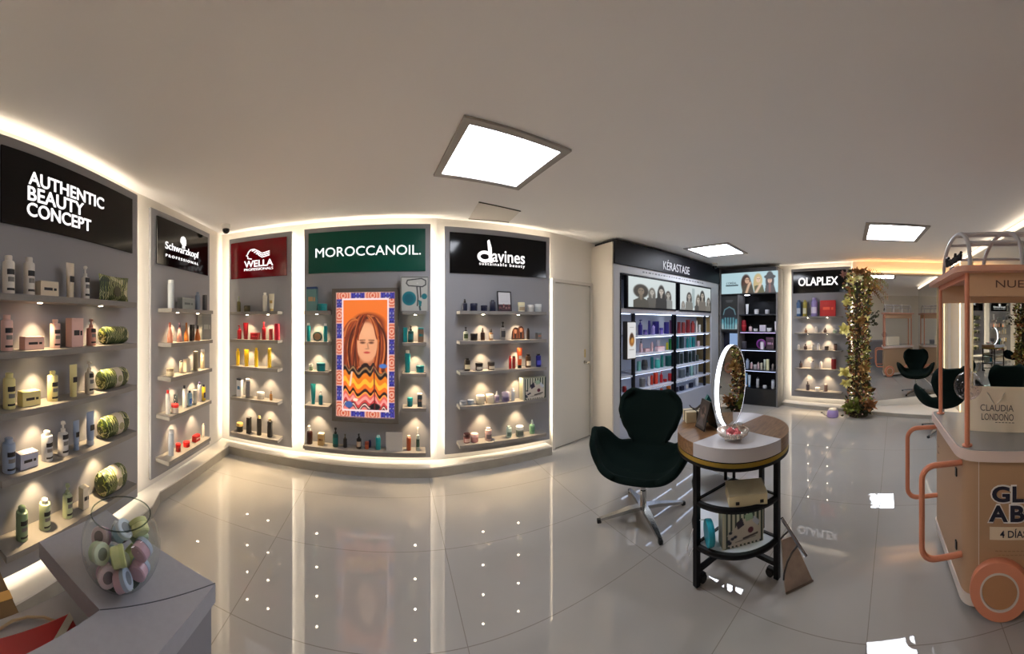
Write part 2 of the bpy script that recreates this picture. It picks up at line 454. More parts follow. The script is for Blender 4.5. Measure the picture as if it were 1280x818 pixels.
# cove over the mirror wall, cove strip over the front wall, corner pilasters
M_CREAM = mat((240, 224, 196), .5)
struct(MB().prism([(5.545, .77), (5.705, -.97), (5.735, -.97), (5.575, .77)], EYE + .845, EYE + .885), 'trim_1', M_CREAM)
struct(MB().prism([(5.545, .77), (5.705, -.97), (5.785, -.97), (5.625, .77)], EYE + .845, EYE + .86), 'trim_3', M_CREAM)
def ledbar(name, a, b, w, h, col, st, label=None, parent=None):
    a, b = Vector(a), Vector(b); d = b - a; L = d.length
    mb = MB(); mb.box(0, L, -w / 2, w / 2, -h / 2, h / 2)
    o = mb.build(name, emit(col, st, 'led_light'), parent, 0)
    q = d.to_track_quat('X', 'Z'); o.rotation_euler = q.to_euler(); o.location = a
    return o
WARM, WARM2 = (255, 239, 214), (255, 186, 116)
o = ledbar('strip_light', (5.588, .74, EYE + .868), (5.748, -.93, EYE + .868), .022, .014, WARM2, 17)
tag(o, 'warm orange light strip along the top of the mirror', 'light strip')
FWP = Plan(FW[0], FW[1])
fa, fb = FWP.at(.10, EYE + 1.03, .03), FWP.at(FWP.W - .02, EYE + 1.03, .03)
o = ledbar('strip_light', fa, fb, .03, .022, (255, 236, 210), 3)
tag(o, 'white ceiling light strip running above the pink cart', 'light strip')
def pilaster():
    u1 = FWP.hit(1215)[0]; ul = FWP.hit(1202.5)[0]
    a = bpy.data.objects.new('trim_2', None); COL.objects.link(a); a['kind'] = 'structure'
    a.location = FWP.at(0, 0); a.rotation_euler = (0, 0, FWP.rz)
    mb = MB(); mb.box(.005, ul - .04, -.035, 0, 0, CEIL - .06); mb.box(ul + .04, u1, -.035, 0, 0, CEIL - .06)
    mb.build('pilaster_board', M_CREAM, a, 0)
    MB().box(ul - .012, ul + .012, -.02, -.002, .05, CEIL - .1).build('light_strip', emit((255, 232, 196), 6), a, 0)
    return u1
u_m2 = pilaster()
# mirrors
M_MIRROR = mat((226, 228, 226), .012, 1.0, name='mirror_silver')
MIR1 = Plan(*MIRROR1)
t = thing('wall_mirror', 'large wall mirror right of the flower column', 'mirror', MIR1.at(0, 0), MIR1.rz)
MB().box(.0, MIR1.W, -.006, .0, .07, EYE + .838).build('mirror_glass', M_MIRROR, t, 0)
MIR2 = Plan(*MIRROR2)
t = thing('wall_mirror', 'wall mirror behind the pink cart', 'mirror', MIR2.at(0, 0), MIR2.rz)
MB().box(0, MIR2.W, -.006, .0, .07, EYE + .98).build('mirror_glass', M_MIRROR, t, 0)
MB().box(0, .03, -.012, .004, .07, EYE + .98).build('frame', mat((222, 200, 150), .4), t, 0)

# ceiling light panels, access hatch, cameras
def ceiling_light(cx, cy, rz, label, side=.60):
    t = thing('ceiling_light', label, 'ceiling light', (cx, cy, CEIL), rz, 'square ceiling lights')
    s = side / 2; f = s + .05
    mb = MB()
    for a in ((-f, f, -f, -s), (-f, f, s, f), (-f, -s, -s, s), (s, f, -s, s)): mb.box(*a, -.014, 0)
    mb.build('frame', mat((150, 146, 142), .5), t, 0)
    MB().box(-s, s, -s, s, -.006, -.001).build('diffuser', emit((241, 245, 255), L_PANEL, 'light_panel'), t, 0)
p = [gp(x, y, CEIL) for x, y in ((583, 145.8), (691.7, 181.7), (647.9, 236.2), (560.6, 217))]; c = sum(p, Vector()) / 4
ceiling_light(c.x, c.y, math.radians(6), 'large square ceiling light nearest the viewer, above the wide floor', .60)
p = [gp(x, y, CEIL) for x, y in ((859, 309.9), (909.2, 304.3), (883.8, 320.2), (930, 317))]; c = sum(p, Vector()) / 4
ceiling_light(c.x, c.y, math.radians(5), 'square ceiling light in front of the twin screens', .62)
p = [gp(x, y, CEIL) for x, y in ((1083, 303), (1147, 298), (1160, 276), (1085, 284))]; c = sum(p, Vector()) / 4
ceiling_light(c.x, c.y, math.radians(9), 'square ceiling light in front of the wall mirror', .62)
def hatch():
    q = [gp(x, y, CEIL) for x, y in ((598.6, 252.4), (650.6, 263.8), (636, 277.5), (585.7, 273.2))]
    t = thing('access_hatch', 'flush ceiling hatch beside the large ceiling light', 'hatch', (q[0].x, q[0].y, CEIL))
    P = [(v.x - q[0].x, v.y - q[0].y) for v in q]
    MB().prism(P, -.004, -.0005).build('cover', mat((218, 212, 204), .8), t, 0)
    for i, r in ((0, .006), (2, .006)):
        a, b = P[i], P[(i + 1) % 4]; MB().tube([(a[0], a[1], -.003), (b[0], b[1], -.003)], r, 6).build('dark_joint', mat((60, 52, 44), .8), t)
hatch()
def cctv(px, py, label, r=.05):
    p = gp(px, py, CEIL)
    t = thing('security_camera', label, 'security camera', p)
    MB().lathe([(0, 0), (r, 0), (r, -.03), (r * .8, -.05), (0, -.05)], 18).build('housing', mat((225, 222, 216), .4), t)
    MB().ball((0, 0, -.06), r * .85).build('lens_dome', mat((14, 14, 15), .1), t)
cctv(282.5, 281, 'white ceiling dome camera in the corner above the red sign', .048)
cctv(893.5, 329.5, 'small ceiling dome camera above the twin-screen unit', .05)

# ------------------------------------------------------------------ display panels, signs and shelves
M_PANEL = mat(PANEL_COL, .5, name='grey_panel')
M_SHELF = mat(SHELF_COL, .5, noise=.05, nscale=14, name='grey_shelf')
M_SHEND = mat((176, 172, 166), .5)
def panel(P, label, strength=1.0, sides='lrtb'):
    t = thing('backlit_display', label, 'wall panel', P.at(0, 0), P.rz, 'grey back-lit wall panels')
    MB().box(0, P.W, 0, .026, PB, PT, .002).build('board', M_PANEL, t, 0)
    i = .055
    MB().box(i, P.W - i, .026, .0765, PB + i, PT - i).build('mounting_box', M_WALL, t, 0)
    y0, y1 = .036, .062
    def strip(a, b, c, d, st, col=WARM): MB().box(a, b, y0, y1, c, d).build('light_strip', emit(col, st, 'led_light'), t, 0)
    if 'l' in sides: strip(i - .012, i, PB + i, PT - i, L_STRIP * strength)
    if 'r' in sides: strip(P.W - i, P.W - i + .012, PB + i, PT - i, L_STRIP * strength)
    if 't' in sides: strip(i, P.W - i, PT - i, PT - i + .012, L_COVE * strength)
    if 'b' in sides: strip(i, P.W - i, PB + i - .012, PB + i, L_STRIP * .3 * strength)
    return t
panel(AUTH, 'wide grey wall panel at the left edge behind the reception desk')
panel(SCHW, 'narrow grey wall panel left of the room corner')
panel(WELL, 'narrow grey wall panel right of the room corner, under the red sign')
panel(MORO, 'wide grey wall panel holding the lit portrait')
panel(DAVI, 'grey wall panel beside the white door')
panel(OLAP, 'grey wall panel left of the flower column', .8)
def sign(P, tl, tr, br, bl, color, label, rough=.10, thick=.014):
    u0 = (P.hit(tl[0])[0] + P.hit(bl[0])[0]) / 2; u1 = (P.hit(tr[0])[0] + P.hit(br[0])[0]) / 2
    z1 = (P.z(*tl) + P.z(*tr)) / 2; z0 = (P.z(*bl) + P.z(*br)) / 2
    t = thing('sign_board', label, 'sign', P.at(u0, z0), P.rz, 'brand signs')
    MB().box(0, u1 - u0, -thick, 0, 0, z1 - z0, .002).build('board', mat(color, rough, spec=.28), t, 0)
    def loc(px, py):
        u = P.hit(px, thick)[0]; return u - u0, P.z(px, py, thick) - z0
    return t, loc
M_LET = emit((255, 250, 248), 1.2, 'lit_letters')
t, L = sign(AUTH, (0, 180.5), (164.3, 250.7), (163.6, 317.5), (0, 278), (4, 4, 5), 'large black sign with three lines of white letters')
def tx(t, L, s, xl, xr, yt, yb, bold, m=M_LET, **k):
    """one line of lettering from its left end (xl, top yt, bottom yb) to its right end xr"""
    x0, z1 = L(xl, yt); _, z0 = L(xl, yb); x1, _ = L(xr, yt)
    return lettering(s, t, x0, x1, z0, z1, -.015, m, bold, **k)
tx(t, L, 'AUTHENTIC', 35.5, 129.5, 213, 230, .012)
tx(t, L, 'BEAUTY', 34.5, 104.5, 232, 250, .012)
tx(t, L, 'CONCEPT', 33.5, 113.5, 252, 269.5, .012)
t, L = sign(SCHW, (195, 269.4), (258.6, 297.3), (258.6, 345), (195, 329.8), (8, 7, 7), 'small black sign with a white head-shaped logo')
tx(t, L, 'Schwarzkopf', 206.5, 248, 301.5, 313.5, .0)
tx(t, L, 'PROFESSIONAL', 207, 247.5, 317.3, 320.6, .0, space=1.5)
def headlogo(t, L):
    x0, z1 = L(225.5, 294.5); x1, _ = L(232.5, 294.5); _, z0 = L(225.5, 309.5)
    pts = [(.30, 0), (.78, 0), (.72, .22), (.95, .30), (.92, .42), (1, .48), (.95, .72), (.8, .93), (.5, 1), (.2, .93), (.02, .7), (.0, .45), (.2, .33), (.34, .25)]
    MB().extr([(x0 + a * (x1 - x0), z0 + b * (z1 - z0)) for a, b in pts], -.019, -.014).build('head_emblem', M_LET, t, 0)
headlogo(t, L)
t, L = sign(WELL, (289.2, 305.3), (358.6, 296), (358.6, 344.5), (289.2, 349.9), (112, 6, 16), 'dark red sign with a wavy-hair emblem')
tx(t, L, 'WELLA', 305.4, 341.5, 327, 335, .016)
tx(t, L, 'PROFESSIONALS', 305.4, 341.5, 336.5, 339.4, .0)
def wavelogo(t, L):
    mb = MB()
    def ln(pts, r):
        q = []
        for a, b in pts:
            x, z = L(309 + a * 28, 325.5 - b * 14); q.append((x, -.017, z))
        mb.tube(q, r, 6)
    for k in range(3):
        o = -.17 * k
        ln([(.22 + .09 * k, .80 + o * .7), (.36 + .05 * k, .95 + o), (.52, .80 + o), (.66, .62 + o), (.80, .70 + o), (1.0, .84 + o)], .006)
    ln([(.34, .98), (.16, .92), (.06, .70), (.02, .48), (-.03, .38), (.04, .30), (.03, .14), (.20, .10)], .006)
    mb.build('hair_emblem', M_LET, t)
wavelogo(t, L)
t, L = sign(MORO, (386, 292.4), (531.7, 286.6), (531.7, 339.6), (386, 342.1), (0, 74, 60), 'wide dark green sign over the lit portrait', .3)
tx(t, L, 'MOROCCANOIL.', 394.5, 526, 311, 322.5, .0)
t, L = sign(DAVI, (562, 290), (681.8, 302.9), (682.4, 347.8), (562, 341.8), (4, 4, 5), 'black glossy sign beside the white door')
x0, z1 = L(608.5, 314); x1, _ = L(655.8, 314); _, z0 = L(608.5, 327)
lettering('avines', t, x0 + .06, x1, z0, z0 + .125, -.015, M_LET, .008)
def bigd(t, L):
    mb = MB(); cx, cz = L(606, 321); r = .058
    ring = [(cx + r * 1.15 * cos(a), -.016, cz + r * .8 * sin(a)) for a in np.linspace(0, 2 * pi, 24, endpoint=False)]
    mb.tube(ring, .017, 8, True)
    mb.extr([(cx + .05, cz - .06), (cx + .085, cz - .06), (cx + .075, cz + .10), (cx + .05, cz + .185), (cx + .028, cz + .17)], -.019, -.014)
    mb.build('letter_emblem', M_LET, t)
bigd(t, L)
x0, z1 = L(599, 327.8); x1, _ = L(655.8, 329); _, z0 = L(599, 332.5)
lettering('sustainable beauty', t, x0, x1, z0, z1 + .004, -.015, M_LET, .0, space=1.25)
t, L = sign(OLAP, (991.7, 340.5), (1058, 336.9), (1057, 365.8), (991.7, 366.6), (5, 5, 6), 'black sign with bold white letters left of the flower column')
tx(t, L, 'OLAPLEX', 998, 1047.7, 347.7, 358, .018)

SHELF_D = .15
def spot(p, name='shelf_lamp', e=None, ang=78, parent=None, local=None, col=(1, .72, .40)):
    l = bpy.data.lights.new(name, 'SPOT'); l.energy = e or L_SPOT; l.spot_size = math.radians(ang); l.spot_blend = .55; l.shadow_soft_size = .012; l.color = col
    o = bpy.data.objects.new(name, l); COL.objects.link(o)
    if parent is not None: o.parent = parent
    o.location = local if local is not None else p
    return o
ORD = ['top', 'second', 'third', 'fourth', 'bottom']
SHELVES = {}
def shelf(P, key, k, x0, x1, ya, yb, where, lights=(), depth=SHELF_D, thick=.034, word=None, u0=None, u1=None):
    """front top edge seen from (x0, ya) to (x1, yb)"""
    z = (P.z(x0, ya, depth) + P.z(x1, yb, depth)) / 2
    a = P.hit(x0, depth)[0] if u0 is None else u0; b = P.hit(x1, depth)[0] if u1 is None else u1
    t = thing('display_shelf', f'{word or ORD[k]} grey shelf {where}', 'shelf', P.at(a, z), P.rz, f'grey shelves {where}')
    MB().box(0, b - a, -depth, -.0005, -thick, 0, .0015).build('shelf_board', M_SHELF, t, 0)
    for px in lights:
        u = P.hit(px, .075)[0] - a
        MB().lathe([(0, 0), (.013, 0), (.013, -.003), (0, -.003)], 14, c=(u, -.075, -thick)).build('downlight', emit((255, 236, 205), 26, 'lamp_face'), t)
        spot(None, parent=t, local=(u, -.075, -thick - .006))
    SHELVES[key, k] = (P, z, a, b)
    return z
W_A, W_S, W_W, W_D, W_O = 'under the three-line sign', 'under the head-logo sign', 'under the red sign', 'beside the white door', 'beside the flower column'
for k, (ya, yb) in enumerate([(367.3, 377.6), (440, 429.8), (518.7, 481), (603, 538.4), (701, 602)]):
    shelf(AUTH, 'A', k, 8 if k == 4 else 2, 171, ya, yb, W_A, () if k == 4 else (50, 126), u0=(None if k > 2 else .04))
for k, (xa, ya, xb, yb) in enumerate([(214.4, 385.3, 266.4, 388.5), (214.4, 428.2, 266, 425.9), (213.6, 472.4, 265.3, 460.8), (212, 521.2, 264.5, 501), (211, 578, 263.4, 547)]):
    shelf(SCHW, 'S', k, xa, xb, ya, yb, W_S, () if k == 4 else (222, 247))
for k, (ya, yb) in enumerate([(389.4, 389.7), (424, 426), (457.3, 462), (494.8, 504.8), (538.7, 552.5)]):
    shelf(WELL, 'W', k, 287.5, 347, ya, yb, W_W, () if k == 4 else (309, 335))
for k, y in enumerate([388.6, 427.5, 464.8, 507.8]):
    shelf(MORO, 'ML', k, 380.2, 410.3, y, y, 'left of the lit portrait', (396,), word=['top', 'second', 'third', 'fourth'][k])
    shelf(MORO, 'MR', k, 503, 532.8, y + .6, [388.6, 429, 469, 512.6][k], 'right of the lit portrait', (519,), word=['top', 'second', 'third', 'fourth'][k])
shelf(MORO, 'MB', 4, 378.5, 532.2, 559, 564.4, 'below the lit portrait', (), word='long')
for k, (ya, yb) in enumerate([(389.4, 389.4), (426.7, 424.2), (466.3, 458.2), (510.4, 497), (559.7, 539.8)]):
    shelf(DAVI, 'D', k, 575, 683.5, ya, yb, W_D, () if k == 4 else (604, 648))
for k, (ya, yb) in enumerate([(396, 395), (416.5, 416.5), (437.9, 437.9), (461, 461.7), (488.3, 491)]):
    shelf(OLAP, 'O', k, 993, 1052, ya, yb, W_O, () if k == 4 else (1010, 1034), thick=.026)

# ------------------------------------------------------------------ products
NAMES = dict(bot=('shampoo_bottle', 'bottle'), flip=('shampoo_bottle', 'bottle'), spray=('spray_bottle', 'bottle'), pump=('pump_bottle', 'bottle'), drop=('dropper_bottle', 'bottle'),
             cone=('perfume_bottle', 'bottle'), tube=('cream_tube', 'tube'), box=('product_box', 'box'), jar=('cream_jar', 'jar'), can=('hair_can', 'can'), roll=('gift_roll', 'gift pack'),
             pouch=('gift_pouch', 'gift pack'), disc=('round_tin', 'tin'), card=('display_card', 'card'), glass=('glass_cylinder', 'glass'), ball=('round_box', 'box'))
DARK = (34, 30, 32)
def labelpatch(t, r, z0, z1, col=DARK, half=.75, r1=None, mid=-pi / 2):
    MB().lathe([(r * 1.012, z0), ((r1 or r) * 1.012, z1)], 8, a0=mid - half, a1=mid + half).build('printed_label', mat(col, .5), t, 40, fix=False)
def make(kind, t, w, h, bc, cc, lab, dep):
    r = w / 2; m = mat(bc, .32, spec=.5); mc = mat(cc or bc, .35)
    if kind == 'bot':
        MB().lathe([(0, 0), (r * .94, 0), (r, .004), (r, h * .80), (r * .93, h * .845), (r * .62, h * .87), (r * .60, h * .875)], 20).build('body', m, t)
        MB().lathe([(0, h * .87), (r * .62, h * .87), (r * .64, h * .985), (r * .56, h), (0, h)], 18).build('cap', mc, t)
    elif kind == 'flip':
        MB().lathe([(0, 0), (r * .95, 0), (r, .004), (r, h * .82), (r * .94, h * .855), (0, h * .86)], 20).build('body', m, t)
        MB().lathe([(0, h * .86), (r * .50, h * .86), (r * .50, h * .91), (r * .56, h * .915), (r * .56, h * .985), (r * .5, h), (0, h)], 18).build('cap', mc, t)
    elif kind in ('spray', 'pump', 'drop'):
        f = {'spray': .68, 'pump': .70, 'drop': .66}[kind]
        MB().lathe([(0, 0), (r * .94, 0), (r, .003), (r, h * (f - .09)), (r * .9, h * (f - .03)), (r * .42, h * f), (r * .36, h * (f + .02))], 20).build('body', m, t)
        if kind == 'drop':
            MB().lathe([(0, h * (f + .01)), (r * .46, h * (f + .01)), (r * .46, h * .82), (r * .34, h * .84), (r * .30, h * .95), (r * .16, h), (0, h)], 14).build('dropper_cap', mc, t)
        else:
            mb = MB().lathe([(0, h * (f + .01)), (r * .46, h * (f + .01)), (r * .46, h * (f + .10)), (r * .2, h * (f + .11)), (r * .2, h * .92)], 14)
            if kind == 'pump':
                mb.box(-r * .3, r * .3, -r * 1.0, r * .3, h * .93, h, r * .1)
            else:
                mb.lathe([(0, h * .91), (r * .42, h * .91), (r * .42, h * .985), (r * .3, h), (0, h)], 14); mb.box(-r * .12, r * .12, -r * .62, -r * .3, h * .93, h * .97)
            mb.build('pump_head' if kind == 'pump' else 'spray_head', mc, t)
    elif kind == 'cone':
        MB().lathe([(0, 0), (r * .9, 0), (r, .006), (r * .96, h * .25), (r * .62, h * .52), (r * .38, h * .66), (r * .36, h * .76)], 18).build('body', m, t)
        MB().lathe([(0, h * .76), (r * .42, h * .76), (r * .38, h), (0, h)], 14).build('cap', mc, t)
    elif kind == 'tube':
        n = 16; bm = MB(); rings = []
        for zf, rx, ry in ((.14, .62, .60), (.2, .72, .66), (.5, .86, .52), (.8, .97, .25), (.955, 1.0, .06), (1.0, 1.0, .05)):
            rings.append([bm.bm.verts.new((r * rx * cos(2 * pi * i / n), r * ry * sin(2 * pi * i / n), h * zf)) for i in range(n)])
        for A, B in zip(rings, rings[1:]):
            for i in range(n): bm.bm.faces.new((A[i], A[(i + 1) % n], B[(i + 1) % n], B[i]))
        bm.bm.faces.new(list(reversed(rings[0]))); bm.bm.faces.new(rings[-1]); bm.build('body', m, t, 50)
        MB().lathe([(0, 0), (r * .66, 0), (r * .68, .003), (r * .66, h * .145), (0, h * .15)], 16).build('cap', mc, t)
    elif kind == 'jar':
        f = .62 if h > .03 else .5
        MB().lathe([(0, 0), (r * .9, 0), (r * .96, .004), (r * .96, h * f), (r * .9, h * (f + .03)), (0, h * (f + .03))], 20).build('body', m, t)
        MB().lathe([(0, h * (f + .02)), (r, h * (f + .02)), (r, h * .95), (r * .93, h), (0, h)], 20).build('lid', mc, t)
    elif kind == 'can':
        MB().lathe([(0, 0), (r * .96, 0), (r, .003), (r, h * .86), (r * .95, h * .88), (0, h * .88)], 18).build('body', m, t)
        MB().lathe([(0, h * .87), (r * .93, h * .87), (r * .93, h * .98), (r * .85, h), (0, h)], 18).build('cap', mc, t)
    elif kind == 'glass':
        MB().lathe([(0, .004), (r * .95, .004), (r * .95, h), (r, h), (r, 0), (0, 0)], 20, caps=False).build('body', thin_glass((215, 220, 222)), t)
        MB().lathe([(0, .006), (r * .8, .006), (r * .8, h * .35), (0, h * .35)], 16).build('contents', m, t)
    elif kind == 'box':
        MB().box(-r, r, -dep / 2, dep / 2, 0, h * .9, .0015).build('carton', m, t, 0)
        MB().box(-r, r, -dep / 2, dep / 2, h * .9, h, .0015).build('lid', mc, t, 0)
    elif kind == 'disc':
        MB().lathe([(0, -.014), (r * .9, -.014), (r, -.010), (r, .010), (r * .9, .014), (0, .014)], 24, m=Matrix.Translation((0, 0, r)) @ Matrix.Rotation(pi / 2, 4, 'X')).build('tin', m, t)
        MB().lathe([(0, .0), (r * .72, .0), (r * .72, .003), (0, .003)], 24, m=Matrix.Translation((0, -.014, r)) @ Matrix.Rotation(pi / 2, 4, 'X')).build('label_disc', mc, t)
    elif kind == 'ball':
        MB().lathe([(0, 0), (r * .8, .0), (r, h * .3), (r, h * .7), (r * .8, h), (0, h)], 20).build('body', m, t)
        MB().lathe([(r * 1.01, h * .45), (r * 1.01, h * .55)], 20, caps=False).build('band', mc, t)
    elif kind == 'card':
        MB().box(-r, r, -.003, .003, 0, h).build('board', m, t, 0)
        MB().box(-r * .5, r * .5, .003, .04, 0, .006).build('easel_foot', mc, t, 0)
    elif kind == 'roll':
        rr = h / 2
        Mx = Matrix.Translation((0, 0, rr)) @ Matrix.Rotation(pi / 2, 4, 'Y')
        prof = [(0, -r), (rr * .55, -r * .985), (rr * .88, -r * .9), (rr, -r * .75), (rr, r * .75), (rr * .88, r * .9), (rr * .55, r * .985), (0, r)]
        MB().lathe(prof, 20, m=Mx, sy=.8).build('wrap', leaf_mat(), t)
        if lab:
            MB().lathe([(rr * 1.03, -r * .12), (rr * 1.04, r * .34)], 20, m=Mx, sy=.8, caps=False).build('paper_band', mat((206, 196, 176), .7), t)
            MB().lathe([(0, 0), (rr * .34, 0), (rr * .34, .002), (0, .002)], 16, m=Matrix.Translation((r * .11, -rr * .83, rr)) @ Matrix.Rotation(pi / 2, 4, 'X')).build('round_seal', mat((150, 146, 110), .7), t)
    elif kind == 'pouch':
        n = 9; mb = MB(); d = dep
        G = {}
        for sgn in (-1, 1):
            for i in range(n + 1):
                for j in range(n + 1):
                    a, b = i / n * 2 - 1, j / n * 2 - 1
                    bulge = max(0, (1 - a ** 4) * (1 - b ** 4)) ** .6
                    pin = 1 - .07 * (1 - b * b) ; G[sgn, i, j] = mb.bm.verts.new((a * r * pin, sgn * d / 2 * bulge, h / 2 + b * h / 2 * (1 - .09 * (1 - a * a) * (b > 0))))
        for sgn in (-1, 1):
            for i in range(n):
                for j in range(n):
                    q = [G[sgn, i, j], G[sgn, i + 1, j], G[sgn, i + 1, j + 1], G[sgn, i, j + 1]]
                    mb.bm.faces.new(q if sgn < 0 else q[::-1])
        bmesh.ops.remove_doubles(mb.bm, verts=mb.bm.verts, dist=1e-5)
        mb.build('bag', leaf_mat(), t, 60)
        MB().lathe([(0, 0), (h * .2, 0), (h * .2, .003), (0, .003)], 18, m=Matrix.Translation((0, -d / 2 - .001, h * .38)) @ Matrix.Rotation(pi / 2, 4, 'X')).build('round_seal', mat((70, 66, 40), .6), t)
        MB().box(-h * .2, h * .2, -d / 2 * .7, -d / 2 * .4, h * .62, h * .86).build('paper_label', mat((150, 150, 110), .6), t, 0)
    # printed labels
    if lab and kind in ('bot', 'flip', 'spray', 'tube', 'can', 'pump', 'drop'):
        c = lab if isinstance(lab, tuple) else DARK
        if kind == 'tube':
            MB().box(-r * .5, r * .5, -r * .58, -r * .52, h * .45, h * .62).build('printed_label', mat(c, .5), t, 0)
        elif lab == 1:
            labelpatch(t, r, h * .50, h * .64); labelpatch(t, r, h * .32, h * .44, (120, 116, 112), .6); labelpatch(t, r, h * .10, h * .16)
        else:
            labelpatch(t, r, h * .16, h * .50, c, 1.0)
    if lab and kind == 'jar' and isinstance(lab, tuple):
        labelpatch(t, r * .96, h * .12, h * .5, lab, 1.0)
    if lab and kind == 'box':
        c = lab if isinstance(lab, tuple) else DARK
        MB().box(-r * .62, r * .30, -dep / 2 - .001, -dep / 2 + .001, h * .40, h * .58).build('printed_label', mat(c, .5), t, 0)
        MB().box(r * .45, r * .75, -dep / 2 - .001, -dep / 2 + .001, h * .40, h * .56).build('printed_label', mat(c, .5), t, 0)

WHERE = {'A': W_A, 'S': W_S, 'W': W_W, 'D': W_D, 'O': W_O, 'ML': 'left of the lit portrait', 'MR': 'right of the lit portrait', 'MB': 'below the lit portrait'}
def stock(key, k, rows, mid=.078, yscale=1.0, where=None, P=None, z=None, grp=None):
    """rows: (kind, x left, x right, y top, body colour, cap colour, label print, wording[, distance from the panel])"""
    if P is None: P, z, a, b = SHELVES[key, k]
    w_ = where or f"on the {ORD[k] if key != 'MB' else 'long'} shelf {WHERE[key]}"
    for row in rows:
        kind, xl, xr, yt, bc, cc, lab, desc = row[:8]
        off = row[8] if len(row) > 8 else mid
        px = (xl + xr) / 2
        u, s = P.hit(px, off)
        A = s * (xr - xl) / FPX
        h = EYE + (CY - yt) / FPX * s - z
        h = max(h, .012)
        ca = P.cosa(px); sa = math.sqrt(max(0, 1 - ca * ca))
        dep = .055
        if kind in ('box', 'card', 'roll', 'pouch', 'disc'):
            if kind == 'card': w = A / ca
            elif kind == 'roll': w = max(.05, (A - h * .7 * sa) / ca)
            elif kind == 'disc': w = h; 
            elif kind == 'pouch': w = A / ca * .92; dep = .05
            else:
                dep = min(.055, .45 * A / max(sa, .2)); w = (A - dep * sa) / ca
        else:
            w = A
            if w > .13: w = .13
        nm, cat = NAMES[kind]
        t = thing(nm, f'{desc} {w_}', cat, P.at(u, z + .0004, off), P.rz, grp or f'products {w_}')
        make(kind, t, w, h, bc, cc, lab, dep)

WHT, CRM, YEL, PNK, PNK2, BLU, GRN = (226, 220, 212), (222, 208, 184), (226, 214, 150), (226, 186, 176), (204, 146, 132), (142, 158, 184), (176, 188, 150)
stock('A', 0, [('bot', 2.6, 18.5, 320, WHT, WHT, 1, 'large white bottle, leftmost'), ('bot', 29, 43.6, 322.3, WHT, WHT, 1, 'large white bottle beside the cream box'),
    ('box', 43.6, 73.6, 352.5, CRM, CRM, 1, 'wide cream box'), ('tube', 81, 94.5, 329, CRM, CRM, 1, 'white tube right of the cream box'), ('spray', 101, 112, 333, WHT, WHT, 1, 'slim white spray bottle'),
    ('pouch', 122.5, 163, 345, GRN, None, 0, 'leaf-print zip pouch')])
stock('A', 1, [('bot', 0.5, 16.3, 394, PNK, PNK, 1, 'tall pink bottle at the left end'), ('box', 24, 55.6, 420.8, PNK, PNK, 1, 'wide pink box'), ('flip', 62.3, 75.4, 399.5, PNK, PNK, 1, 'pink flip-top bottle'),
    ('box', 82, 104.5, 398, PNK, PNK, 1, 'tall pink carton'), ('spray', 107.8, 120, 399, PNK2, PNK2, 1, 'dark pink spray bottle'), ('roll', 121, 163, 408.5, GRN, None, 0, 'bandless leaf-print roll')])
stock('A', 2, [('bot', 3.4, 19.5, 466.5, YEL, YEL, 1, 'large pale yellow bottle, leftmost'), ('box', 21.4, 51, 488.5, YEL, YEL, 1, 'wide pale yellow box'), ('flip', 59, 72.5, 464, YEL, YEL, 1, 'pale yellow flip-top bottle'),
    ('tube', 85.2, 98, 456, YEL, YEL, 1, 'pale yellow tube'), ('spray', 105.5, 117.5, 452, CRM, CRM, 1, 'cream spray bottle'), ('roll', 118, 163.5, 460.5, GRN, None, 1, 'paper-banded leaf-print roll')])
stock('A', 3, [('bot', 2.6, 19.7, 547.8, BLU, BLU, 1, 'large blue-grey bottle, leftmost'), ('box', 18.8, 48, 564.5, (176, 180, 200), (196, 190, 196), 1, 'wide pale blue box'), ('flip', 51.5, 66, 539, (190, 194, 200), WHT, 1, 'pale flip-top bottle'),
    ('spray', 72, 85.6, 527, (206, 204, 204), WHT, 1, 'white spray bottle'), ('tube', 90, 100.5, 526, BLU, BLU, 1, 'slim blue-grey tube left of its wider twin'), ('tube', 105.8, 120, 515, BLU, (170, 180, 196), 1, 'wide blue-grey tube'),
    ('roll', 120, 164, 518, GRN, None, 1, 'paper-banded leaf-print roll')])
stock('A', 4, [('bot', 19.7, 35, 633.6, (128, 152, 118), (120, 140, 110), 1, 'dark green bottle, leftmost'), ('flip', 48.8, 63.3, 624, GRN, WHT, 1, 'pale green flip-top bottle'), ('spray', 77.9, 90.7, 605, GRN, (150, 160, 128), 1, 'pale green spray bottle'),
    ('box', 98, 111.6, 608.5, (222, 212, 190), None, 1, 'small upright cream carton'), ('roll', 117, 161, 584, GRN, None, 1, 'paper-banded leaf-print roll')])

SIL, AMB, BLK, RED = (176, 180, 184), (186, 110, 48), (26, 22, 20), (206, 28, 24)
stock('S', 0, [('can', 209.6, 217.6, 350.3, (190, 198, 204), (210, 214, 216), 0, 'tall silver can'), ('box', 222, 243, 372.8, (140, 146, 144), (160, 164, 160), (90, 96, 96), 'low grey-green box'), ('bot', 244, 250.5, 365.4, (120, 130, 146), None, 0, 'grey-blue bottle'),
    ('can', 253, 259.5, 369, (88, 84, 84), None, 0, 'dark grey can')])
stock('S', 1, [('cone', 208.8, 216, 403.4, (232, 150, 120), (170, 90, 76), 0, 'coral long-necked bottle'), ('cone', 220.8, 228, 404, (226, 170, 160), (60, 44, 60), 0, 'pink long-necked bottle with dark cap'), ('cone', 230, 236, 403.6, AMB, (190, 110, 40), 0, 'amber long-necked bottle'),
    ('box', 236.8, 243.5, 406, BLK, None, 0, 'small black carton', .09), ('cone', 243.5, 250.5, 406.8, (200, 110, 40), BLK, 0, 'squat amber bottle', .10), ('box', 247, 264.5, 392.5, (120, 122, 120), (130, 132, 130), (160, 162, 158), 'large patterned grey box', .045)])
